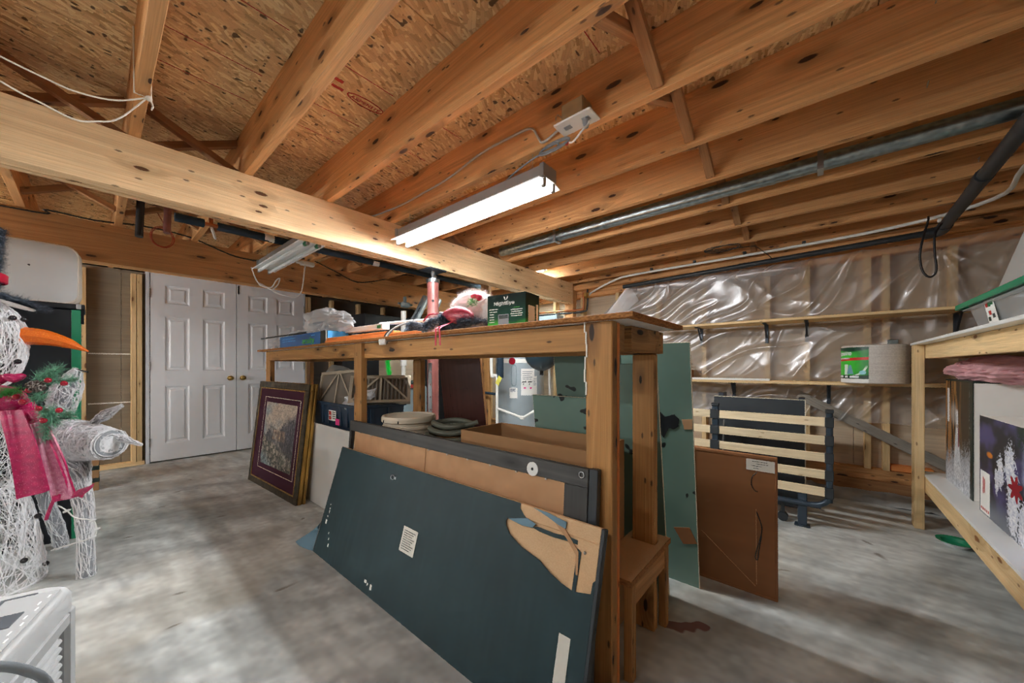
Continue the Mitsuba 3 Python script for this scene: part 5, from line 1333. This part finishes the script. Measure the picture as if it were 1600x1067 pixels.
def scarf(c, n=18, m=10, sag=.02, th=.004):
    a, b, c_, d = (np.array(x, float) for x in c)
    P = np.zeros((n, m, 3))
    for i, s in enumerate(np.linspace(0, 1, n)):
        for j, t in enumerate(np.linspace(0, 1, m)):
            P[i, j] = (a * (1 - s) + d * s) * (1 - t) + (b * (1 - s) + c_ * s) * t + np.array([.06, -.15, 0]) * (sag * math.sin(math.pi * s) * 4 + .05 * math.sin(t * 7 + s * 3))
    return sheet(P, th)


s1 = put('scarf_tail', scarf([(-.267, 2.692, .83), (-.203, 2.649, .833), (-.119, 2.535, .484), (-.212, 2.598, .454)]), 'glitter_pink', k, smooth=30, label='front tail of the pink glitter scarf')
tail2 = [(-.187, 2.675, .764), (-.144, 2.656, .778), (-.047, 2.574, .428), (-.116, 2.593, .414)]
s2 = put('scarf_tail', scarf(tail2), 'glitter_pink_sheer', k, smooth=30, label='sheer rear tail of the pink scarf')
A, B, C_, D = (np.array(x) for x in tail2)
put('hem', [scarf([B - (B - A) * .18, B, C_, C_ - (C_ - D) * .18], 18, 4, .024, .007), scarf([A + (D - A) * .91, B + (C_ - B) * .94, C_, D], 4, 10, .004, .007)], 'glitter_pink', s2, smooth=30)
put('scarf_wrap', tube([(sx + .105 * math.cos(t), sy + .105 * math.sin(t), .885 + .03 * math.cos(t + 2.3)) for t in np.linspace(0, 6.2832, 36)], .042, 12, cap=False), 'glitter_pink', k, smooth=True)
put('knot', [tube([(-.275, 2.80, .89), (-.245, 2.73, .885), (-.225, 2.68, .85)], [.05, .05, .04], 12), tube([(-.25, 2.80, .87), (-.20, 2.73, .84), (-.165, 2.675, .78)], [.035, .035, .025], 12)], 'glitter_pink', k, smooth=True)
for c, r_ in (((-.272, 2.68, .965), (.036, .02, .024)), ((-.222, 2.66, .975), (.032, .022, .019))):
    v, f = ball((0, 0, 0), r_, 3); v[:, 2] += .35 * np.abs(v[:, 0]) - .006; put('bow_loop', (v + np.array(c), f), 'glitter_pink', k, smooth=True)
put('dangle', tube([(-.112, 2.589, .431), (-.124, 2.602, .388), (-.135, 2.615, .34)], .006, 8, 4), 'glitter_pink', k, smooth=True)
put('pink_leaf', [scarf([(-.061, 2.56, .446), (-.037, 2.532, .469), (.006, 2.481, .495), (-.031, 2.525, .429)], 8, 5, .004, .002)], 'glitter_pink', k, smooth=30)
sp = thing('pine_spray', 'frosted pine twigs with red berries and a pine cone tied to the snowman scarf', 'decoration')
for c, axis, n_, m, L in (((-.129, 2.608, .986), (.7, -.1, .6), 330, 'pine_needle', .045), ((-.243, 2.68, .903), (-.6, .2, -.3), 420, 'pine_bright', .045), ((-.129, 2.608, .801), (.5, -.1, -.8), 380, 'pine_needle', .045), ((-.155, 2.608, .888), (.2, -.4, .2), 260, 'pine_needle', .042), ((-.093, 2.597, .957), (.9, -.1, .1), 240, 'pine_needle', .042), ((-.093, 2.597, .812), (.8, -.1, -.4), 260, 'pine_needle', .042), ((-.138, 2.619, .74), (.1, -.1, -1), 200, 'pine_needle', .04)):
    ax_ = unit(axis); t = q.uniform(-.5, .5, n_)
    bs = np.array(c) + t[:, None] * ax_ * .08 + q.normal(0, .006, (n_, 3))
    w = put('twig', cyl(np.array(c) - ax_ * .05, np.array(c) + ax_ * .05, .003, 6), 'pinecone', sp)
    put('needles', needles(bs, q.normal(0, 1, (n_, 3)) * .9 + ax_ * .5, L, .0010, q, .2), m, w, stuff=True)
cc, axc = np.array([-.162, 2.575, .937]), unit((.6, -.5, -.25))
u1 = unit(np.cross(axc, UP)); u2 = np.cross(axc, u1); sc = []
for i in range(46):
    t = i / 46; a = i * 2.4; r_ = .025 * math.sin(math.pi * (.18 + .75 * t))
    dirv = unit(math.cos(a) * u1 + math.sin(a) * u2 + axc * (.5 - .3 * t))
    sc.append(obox(cc + axc * (t - .5) * .058 + dirv * r_ * .8, dirv, np.cross(axc, dirv), np.cross(dirv, np.cross(axc, dirv)), .014, .011, .0035, .001))
put('pine_cone', [ball(cc, .018, 1)] + sc, 'pinecone', sp, label='frosted brown pine cone')
for c in ((-.127, 2.559, .961), (-.083, 2.554, .946), (-.154, 2.591, .838), (-.096, 2.539, .829), (-.215, 2.632, .89), (-.140, 2.574, .785), (-.179, 2.59, .918), (-.196, 2.594, .869)):
    bq = put('berry', ball(c, .0115, 2), 'berry', sp, smooth=True)
    put('stem', cyl(np.array(c), np.array(c) + (-.005, .045, -.012), .0016, 6), 'pinecone', bq)

k = thing('wire_deer', 'white wire deer standing behind the snowman with its snout turned to the room', 'deer')


def limb(nm, path, radii, n, seed, lab=None, spiral=None):
    h = put(nm, core(path, radii), 'wire_under', k, smooth=True, label=lab)
    put('wire_wrap', wrap_wire(path, radii, n, .0013, 1.6, .35, seed, rough=.005), 'white_wire', h, stuff=True)
    return h


limb('leg', [(-.02, 2.716, 0), (-.022, 2.735, .15), (-.030, 2.80, .30), (-.045, 2.90, .44), (-.065, 3.03, .51)], [.030, .027, .031, .036, .06], 330, 21)
limb('leg', [(-.113, 3.25, 0), (-.13, 3.24, .12), (-.165, 3.23, .28), (-.16, 3.22, .45)], [.026, .026, .030, .05], 170, 22)
limb('body', [(-.150, 3.28, .53), (-.125, 3.20, .55), (-.100, 3.13, .55), (-.076, 3.09, .53)], [.05, .085, .095, .085], 260, 24)
limb('neck', [(-.081, 3.09, .50), (-.092, 3.08, .564), (-.100, 3.07, .629)], [.08, .09, .085], 260, 25)
hd = limb('head', [(-.125, 3.125, .642), (-.095, 3.071, .634), (-.038, 2.951, .629), (.022, 2.832, .626), (.059, 2.761, .624)], [.06, .105, .098, .082, .072], 700, 26)
ee = unit((.037, -.071, -.002)); u1 = unit(np.cross(ee, UP)); u2 = np.cross(u1, ee)
put('snout', core([(.055, 2.769, .624), (.062, 2.757, .624)], [.074, .060], 1), 'wire_under', hd)
put('snout_spiral', [tube([np.array([.062, 2.756, .624]) + ee * .003 + (.004 + .0098 * t) * (math.cos(t * 3) * u1 + math.sin(t * 3) * u2) for t in np.linspace(0, 6.6, 120)], .0022, 5)] + [tube([np.array([.063, 2.754, .624]) + (u1 * a + u2 * b_) for a, b_ in q.uniform(-.045, .045, (4, 2))], .0014, 3) for _ in range(50)], 'white_wire', hd)
for pa, rd, sd in (([(-.003, 2.921, .722), (.043, 2.864, .765), (.100, 2.800, .817)], [.012, .026, .006], 27), ([(.076, 2.778, .662), (.119, 2.723, .638), (.167, 2.672, .615)], [.018, .015, .004], 28)):
    h = put('ear', core(pa, rd, .9, 12), 'wire_under', k, smooth=True); put('wire_wrap', wrap_wire(pa, rd, 110, .0012, 1.2, .4, sd, rough=.003), 'white_wire', h, stuff=True)
lf = [(-.117, 2.984, .781), (-.095, 2.951, .868), (-.076, 2.929, .933), (-.049, 2.899, 1.007)]
h = put('antler', core(lf, [.04, .052, .042, .012], .6, 12), 'wire_under', k, smooth=True)
put('wire_wrap', wrap_wire(lf, [.044, .056, .046, .014], 240, .0013, 1.2, .4, 29), 'white_wire', h, stuff=True)
put('antler_tip', cyl((-.049, 2.899, 1.004), (-.016, 2.864, .993), .004, 8), 'bead_black', k)
k = thing('light_string', 'string of small white lights hanging from the wire deer', 'light string')
pts = [(-.104, 2.70, .372), (-.078, 2.68, .345), (-.052, 2.66, .309), (.0, 2.65, .282), (.012, 2.655, .235), (-.0, 2.66, .20), (-.07, 2.69, .18), (-.127, 2.74, .158)]
put('wire', tube(pts, .0028, 6, 6), 'cord_white', k, smooth=True)
for i in (1, 3, 4, 5):
    put('bulb', lathe([(0, -.016), (.005, -.014), (.006, .004), (.003, .014), (0, .018)], 10, (.6, -.4, .3), pts[i]), 'enamel_white', k, smooth=40)

# ------------------------------------------------------------------ storage cabinet, case, cartons at the far left
k = thing('storage_cabinet', 'tall black storage cabinet with a green edge behind the snowman', 'cabinet')
put('body', box(-.95, -.050, 3.372, 3.68, 0, 1.36, .004), 'cabinet_black', k)
put('green_edge', [box(-.082, -.047, 3.366, 3.374, .0, 1.358, .001), box(-.0505, -.047, 3.366, 3.66, 0, 1.358, .001)], 'green_plastic', k, label='green edge strip')
put('lid', [box(-.97, -.030, 3.355, 3.69, 1.362, 1.392, .004)], 'cabinet_black', k)
put('latch', box(-.064, -.044, 3.350, 3.356, 1.362, 1.392, .002), 'steel', k)
put('latch', box(-.046, -.034, 3.40, 3.44, 1.28, 1.37, .002), 'black_flat', k)
poly = sg.box(-.86, 1.455, -.115, 1.675).buffer(.06)
m = trimesh.creation.extrude_polygon(poly, .055, engine='earcut'); v = np.array(m.vertices)
k = thing('folding_table', 'folded white table with rounded corners standing on the black storage cabinet', 'table')
put('panel', (np.stack([v[:, 0], 3.455 - v[:, 2], v[:, 1]], 1), m.faces), 'white_case', k)
ring = np.array(poly.exterior.coords)
put('edge_band', tube(np.stack([ring[:, 0], np.full(len(ring), 3.402), ring[:, 1]], 1), .005, 6, cap=False), 'case_edge', k, smooth=True)
put('second_panel', (np.stack([v[:, 0] + .012, 3.52 - v[:, 2], v[:, 1] - .002], 1), m.faces), 'case_edge', k)
put('rivet', cyl((-.235, 3.3985, 1.598), (-.235, 3.401, 1.598), .005, 12), 'ink', k)
k = thing('flooring_carton', 'low tan carton with dark bands standing on the floor near the door wall', 'box')
put('carton', box(-.30, .035, 4.53, 4.80, 0, .36, .003), 'cardboard', k)
for z in (.07, .17, .27):
    put('band', box(-.303, .038, 4.527, 4.803, z, z + .035, .001), 'pkg_black', k)

# ------------------------------------------------------------------ the air conditioner in the corner of the picture
k = thing('air_conditioner', 'white portable air conditioner with a slatted side at the lower left corner', 'air conditioner')
e, _ = axes_of(74.2); e = -e; s_ = np.array([-e[1], e[0], 0])          # e: along its slatted side towards the viewer, s_: outward from that side
s_ = np.array([.962, -.272, 0])
o = np.array([-.017, 1.034, 0]); L, D, H = .52, .36, .632
body = trimesh.creation.extrude_polygon(sg.box(.03, -D + .03, L - .03, -.03 - .012).buffer(.03, 8), H - .05, engine='earcut')
v = np.array(body.vertices)
tr = lambda v: o + v[:, :1] * e + v[:, 1:2] * s_ + v[:, 2:] * UP
put('body', (tr(v) + UP * .012, body.faces), 'appliance', k)
tp = sg.box(.03, -D + .03, L - .03, -.03).buffer(.03, 8)
loops = [(0.0, H - .04), (0.0, H - .014), (.004, H - .005), (.012, H)]
V, F, n = [], [], None
for ins, z in loops:
    rg = np.array(tp.buffer(-ins).exterior.coords)[:-1] if ins else np.array(tp.exterior.coords)[:-1]
    c = np.array(tp.exterior.coords)[:-1]; m0 = c.mean(0)
    rg = m0 + (c - m0) * (1 - ins / np.abs(c - m0).max(0)); n = len(rg)
    V += [np.column_stack([rg, np.full(n, z)])]
for i in range(len(loops) - 1):
    for j in range(n):
        a, b_ = i * n + j, i * n + (j + 1) % n; F += [(a, b_, b_ + n), (a, b_ + n, a + n)]
V = np.vstack(V); V = np.vstack([V, [[*m0, H]]]); F += [((len(loops) - 1) * n + j, (len(loops) - 1) * n + (j + 1) % n, len(V) - 1) for j in range(n)]
top = put('top', (tr(V), np.array(F)), 'appliance_light', k, smooth=35)
put('frame_band', [obox(o + e * L / 2 + s_ * (-.008) + UP * (H - .055), e, s_, UP, L - .06, .016, .022, .003)], 'appliance', k)
for i in range(38):
    put('louver', obox(o + e * (L / 2 + .01) + s_ * (-.011) + UP * (H - .080 - .0137 * i), e, unit(s_ - UP * .35), unit(UP + s_ * .35), L - .075, .016, .0085, .003), 'appliance_light', k)
    put('louver_gap', obox(o + e * .046 + s_ * (-.0125) + UP * (H - .0865 - .0137 * i), e, s_, UP, .012, .006, .006, .001), 'appliance_dark', k)  # dark blocks stand for the shade in the gaps between louvers
for a in (.018, L - .018):
    put('corner_post', obox(o + e * a + s_ * (-.012) + UP * (H / 2 - .01), e, s_, UP, .03, .022, H - .06, .006), 'appliance', k)
put('control_panel', obox(o + e * .16 - s_ * .040 + UP * (H + .0008), e, s_, UP, .25, .060, .002, .0006), 'appliance', top)
put('panel_groove', obox(o + e * .165 - s_ * .0735 + UP * (H + .0009), e, s_, UP, .27, .005, .0025, .0006), 'appliance_dark', top)
put('panel_groove', obox(o + e * .031 - s_ * .055 + UP * (H + .0009), e, s_, UP, .004, .036, .0025, .0006), 'appliance_dark', top)
put('display', obox(o + e * .115 - s_ * .043 + UP * (H + .0022), e, s_, UP, .042, .030, .002, .0006), 'appliance_dark', top, label='dark display window')
for i in range(7):
    put('panel_print', obox(o + e * (.055 + .020 * i) - s_ * (.016 + .004 * (i % 2)) + UP * (H + .0022), e, s_, UP, .010, .0022, .0006, .0001), 'text_white', top)
own('grey_hose', tube([(-.30, .60, .705), (-.16, .65, .705), (-.092, .702, .690), (-.075, .768, .651), (-.058, .830, .600), (-.044, .872, .55), (-.036, .89, .48), (-.030, .90, .30), (-.02, .92, .06), (.0, .96, .0078), (.05, 1.2, .0078)], .0056, 10, 6), 'cord_grey', 'thick grey cable lying over the front of the air conditioner', 'cable', smooth=True)

# ------------------------------------------------------------------ the utility corner behind the bench
k = thing('water_heater', 'grey electric water heater with paper labels behind the workbench', 'water heater')
hc = np.array([3.12, 2.56, 0]); R = .27
put('tank', lathe([(0, .04), (R, .04), (R, 1.42), (R - .03, 1.46), (0, 1.47)], 56, at=hc), 'heater', k, smooth=40)
put('feet', [box(hc[0] + dx - .03, hc[0] + dx + .03, hc[1] + dy - .03, hc[1] + dy + .03, 0, .045) for dx, dy in ((.15, .15), (-.15, .15), (.15, -.15), (-.15, -.15))], 'dark_metal', k)
put('band', lathe([(R + .001, 1.06), (R + .003, 1.062), (R + .003, 1.10), (R + .001, 1.102)], 56, at=hc), 'pvc_white', k, smooth=40)


def on_tank(a0, a1, z0, z1, dr_, m, nm, parent, label=None):
    a = np.radians(np.linspace(a0, a1, 12)); P = np.array([[(hc[0] + (R + dr_) * math.cos(t), hc[1] + (R + dr_) * math.sin(t), z) for z in (z0, z1)] for t in a])
    return put(nm, sheet(P, .0006), m, parent, smooth=False, label=label)


for a0, a1, z0, z1 in ((222, 254, .72, 1.0), (196, 214, .69, .80), (250, 261, .68, .92)):
    s_lab = on_tank(a0, a1, z0, z1, .0015, 'paper_white', 'paper_label', k)
    w_ = (a1 - a0)
    for i in range(5):
        z = z1 - (z1 - z0) * (.12 + .07 * i); on_tank(a0 + w_ * .1, a0 + w_ * (.85 - .1 * (i % 3)), z, z + .006, .0024, 'pkg_grey', 'label_print', s_lab)
    if z1 == 1.0:
        for a in (224, 238):
            on_tank(a, a + 10, .855, .868, .0024, 'ink', 'label_print', s_lab); on_tank(a + 2, a + 4.5, .83, .845, .0024, 'ink', 'label_print', s_lab); on_tank(a + 4, a + 9, .79, .805, .0024, 'pink_print', 'label_print', s_lab)
n_ = np.array([math.cos(math.radians(202)), math.sin(math.radians(202)), 0])
put('round_badge', cyl(hc + n_ * (R + .002) + UP * 1.08, hc + n_ * (R + .006) + UP * 1.08, .036, 28), 'berry', k, smooth=40, label='round dark red badge')
th = np.linspace(0, 6.2832, 40)
put('access_panel', tube([(hc[0] + (R + .001) * math.cos(math.radians(206) + .10 * math.copysign(abs(math.cos(t)) ** .5, math.cos(t))), hc[1] + (R + .001) * math.sin(math.radians(206) + .10 * math.copysign(abs(math.cos(t)) ** .5, math.cos(t))), .93 + .11 * math.copysign(abs(math.sin(t)) ** .6, math.sin(t))) for t in th], .004, 6), 'softener_grey', k, smooth=True)
k = thing('pressure_tank', 'round black pressure tank hanging beside the water heater', 'tank')
pc = np.array([2.42, 1.752, 1.12])
put('vessel', lathe([(0, -.135), (.03, -.133), (.085, -.105), (.125, -.06), (.142, -.01), (.142, .10), (.125, .15), (.07, .18), (0, .185)], 36, at=pc), 'tank_black', k, smooth=40)
put('flange', lathe([(.141, .005), (.150, .008), (.150, .022), (.141, .025)], 36, at=pc), 'tank_black', k, smooth=40)
put('nozzle', cyl(pc - UP * .17, pc - UP * .13, .016, 14), 'abs_black', k)
put('pipe', tube([pc + UP * .18, pc + UP * .20, (2.6, 2.0, 1.34), (2.9, 2.35, 1.36)], .011, 10, 4), 'copper', k, smooth=True)
k = thing('heater_piping', 'white and black pipes with a yellow tag beside the water heater', 'pipe')
put('white_pipe', [tube([(2.60, 2.50, 1.50), (2.60, 2.50, .96), (2.60, 2.46, .935), (2.60, 2.42, .93)], .016, 12, 4), cyl((2.60, 2.425, .92), (2.60, 2.425, .02), .014, 12)], 'pvc_white', k, smooth=True)
put('white_pipe', [cyl((2.60, 2.425, .61), (2.60, 2.10, .545), .012, 12), cyl((2.60, 2.10, .545), (2.62, 1.92, .65), .012, 12), cyl((2.80, 1.945, 1.20), (2.80, 1.905, .02), .013, 12)], 'pvc_white', k, smooth=40)
put('elbow', [box(2.582, 2.618, 2.085, 2.125, .53, .562, .006)], 'pvc_white', k)
put('black_pipe', [cyl((2.62, 2.40, 1.5), (2.62, 2.40, .91), .033, 16), cyl((2.60, 2.68, .76), (2.60, 2.45, .75), .013, 12)], 'foam_blue', k, smooth=40)
put('yellow_tag', obox((2.585, 2.39, .885), unit((0, -.8, -.5)), unit((0, -.5, .8)), (-1, 0, 0), .05, .09, .001, .0004), 'yellow', k)
k = thing('utility_post', 'rough wooden post standing between the walnut panel and the water heater', 'post')
wput('post', pbox(2.66, 2.70, 2.60, 2.70, 0, ZJ, 2), 'wood_bench', k)
wput('rail', plank((2.68, 2.70, .99), (2.68, 3.1, .99), .03, .06), 'wood_bench', k)
k = thing('water_softener', 'grey water softener with a dark control head behind the rear post of the bench', 'water softener')
put('cabinet', box(1.83, 2.11, 2.88, 3.26, 0, .84, .02), 'softener_grey', k)
put('control_head', box(1.85, 2.09, 2.875, 3.22, .835, .885, .012), 'pkg_black', k)
put('badge', box(1.868, 1.945, 2.868, 2.8765, .822, .856, .002), 'ink_red', k); put('badge_edge', box(1.862, 1.951, 2.870, 2.8762, .816, .862, .001), 'dark_metal', k)
own('white_trap', [cyl((1.93, 3.02, .90), (1.93, 3.02, 1.04), .020, 16), cyl((1.93, 3.02, 1.03), (1.93, 3.02, 1.08), .031, 16), cyl((1.93, 3.02, 1.07), (1.93, 3.02, 1.55), .024, 16)], 'pvc_white', 'short white plastic drain pipe ending above the water softener', 'pipe', smooth=40)
own('green_garland', needles(np.stack([1.90 + .0 * np.linspace(0, 1, 1700), 3.235 + .012 * np.sin(np.linspace(0, 9, 1700)), np.linspace(.80, 1.10, 1700)], 1), q.normal(0, 1, (1700, 3)), .036, .0022, q), 'tinsel_green', 'bright green tinsel garland hanging beside the water softener', 'garland', stuff=False)
own('furnace_duct', box(2.02, 2.32, 3.42, 3.64, 0, 1.15, .006), 'sheathing', 'tan sheet metal duct standing behind the green garland', 'duct')
own('dark_cabinet', box(2.10, 3.40, 4.1, 4.7, 0, 1.66, .006), 'cabinet_black', 'plain dark box placed to darken the corner behind the bench', 'furnace')  # dark box, widened to make the corner behind the bench dark
k = thing('control_valve', 'grey valve assembly mounted in the dark corner below the far beam', 'valve')
put('body', [box(2.17, 2.26, 3.40, 3.46, 1.665, 1.72, .008), cyl((2.21, 3.43, 1.72), (2.21, 3.43, 1.78), .018, 12), cyl((2.13, 3.43, 1.70), (2.30, 3.43, 1.70), .012, 12)], 'softener_grey', k)
put('gauge', cyl((2.16, 3.40, 1.695), (2.16, 3.385, 1.695), .02, 16), 'heater', k)
k = thing('flue_pipe', 'pair of pale flue pipes slanting up in the dark corner behind the steel post', 'pipe')
for x in (2.30, 2.47):
    put('pipe', tube([(x - .15, 3.53, 1.148), (x - .14, 3.45, 1.28), (x - .11, 3.34, 1.40), (x + .0, 3.33, 1.58), (x + .12, 3.34, 1.79)], .042, 20, 4), 'heater', k, smooth=40)
q2 = np.random.default_rng(5); t = np.linspace(0, 1, 500)
own('silver_tinsel', needles(np.stack([2.13 + .17 * t, 3.285 + 0 * t, 1.36 + .30 * t], 1), q2.normal(0, 1, (500, 3)), .035, .0013, q2), 'tinsel_dark', 'strip of dark glittering tinsel hanging in front of the flue pipes', 'garland')
own('wall_cabinet', box(3.70, 3.85, 2.45, 2.80, 1.30, 1.66, .005), 'heater', 'blue grey metal cabinet on the wall beyond the packaging box', 'cabinet')
own('white_drain', cyl((3.6, 2.75, 0), (3.6, 2.75, 1.72), .022, 14), 'pvc_white', 'white vertical pipe beyond the packaging box', 'pipe', smooth=40)
p = thing('copper_line', 'copper and black water lines running below the end of the long beam', 'pipe')
put('line', tube([(3.80, 2.14, 1.90), (3.80, 2.14, 1.72), (3.78, 2.20, 1.70), (3.70, 2.6, 1.70), (3.70, 3.6, 1.70)], .012, 10, 5), 'copper', p, smooth=True)
put('line', tube([(3.82, 2.10, 1.98), (3.82, 2.10, 1.74), (3.80, 2.16, 1.675), (3.72, 2.6, 1.672), (3.72, 3.6, 1.672)], .010, 10, 5), 'abs_black', p, smooth=True)
put('valve', [box(3.795, 3.84, 2.085, 2.125, 1.83, 1.90, .006), cyl((3.78, 2.10, 1.865), (3.76, 2.10, 1.865), .022, 12)], 'brass', p)
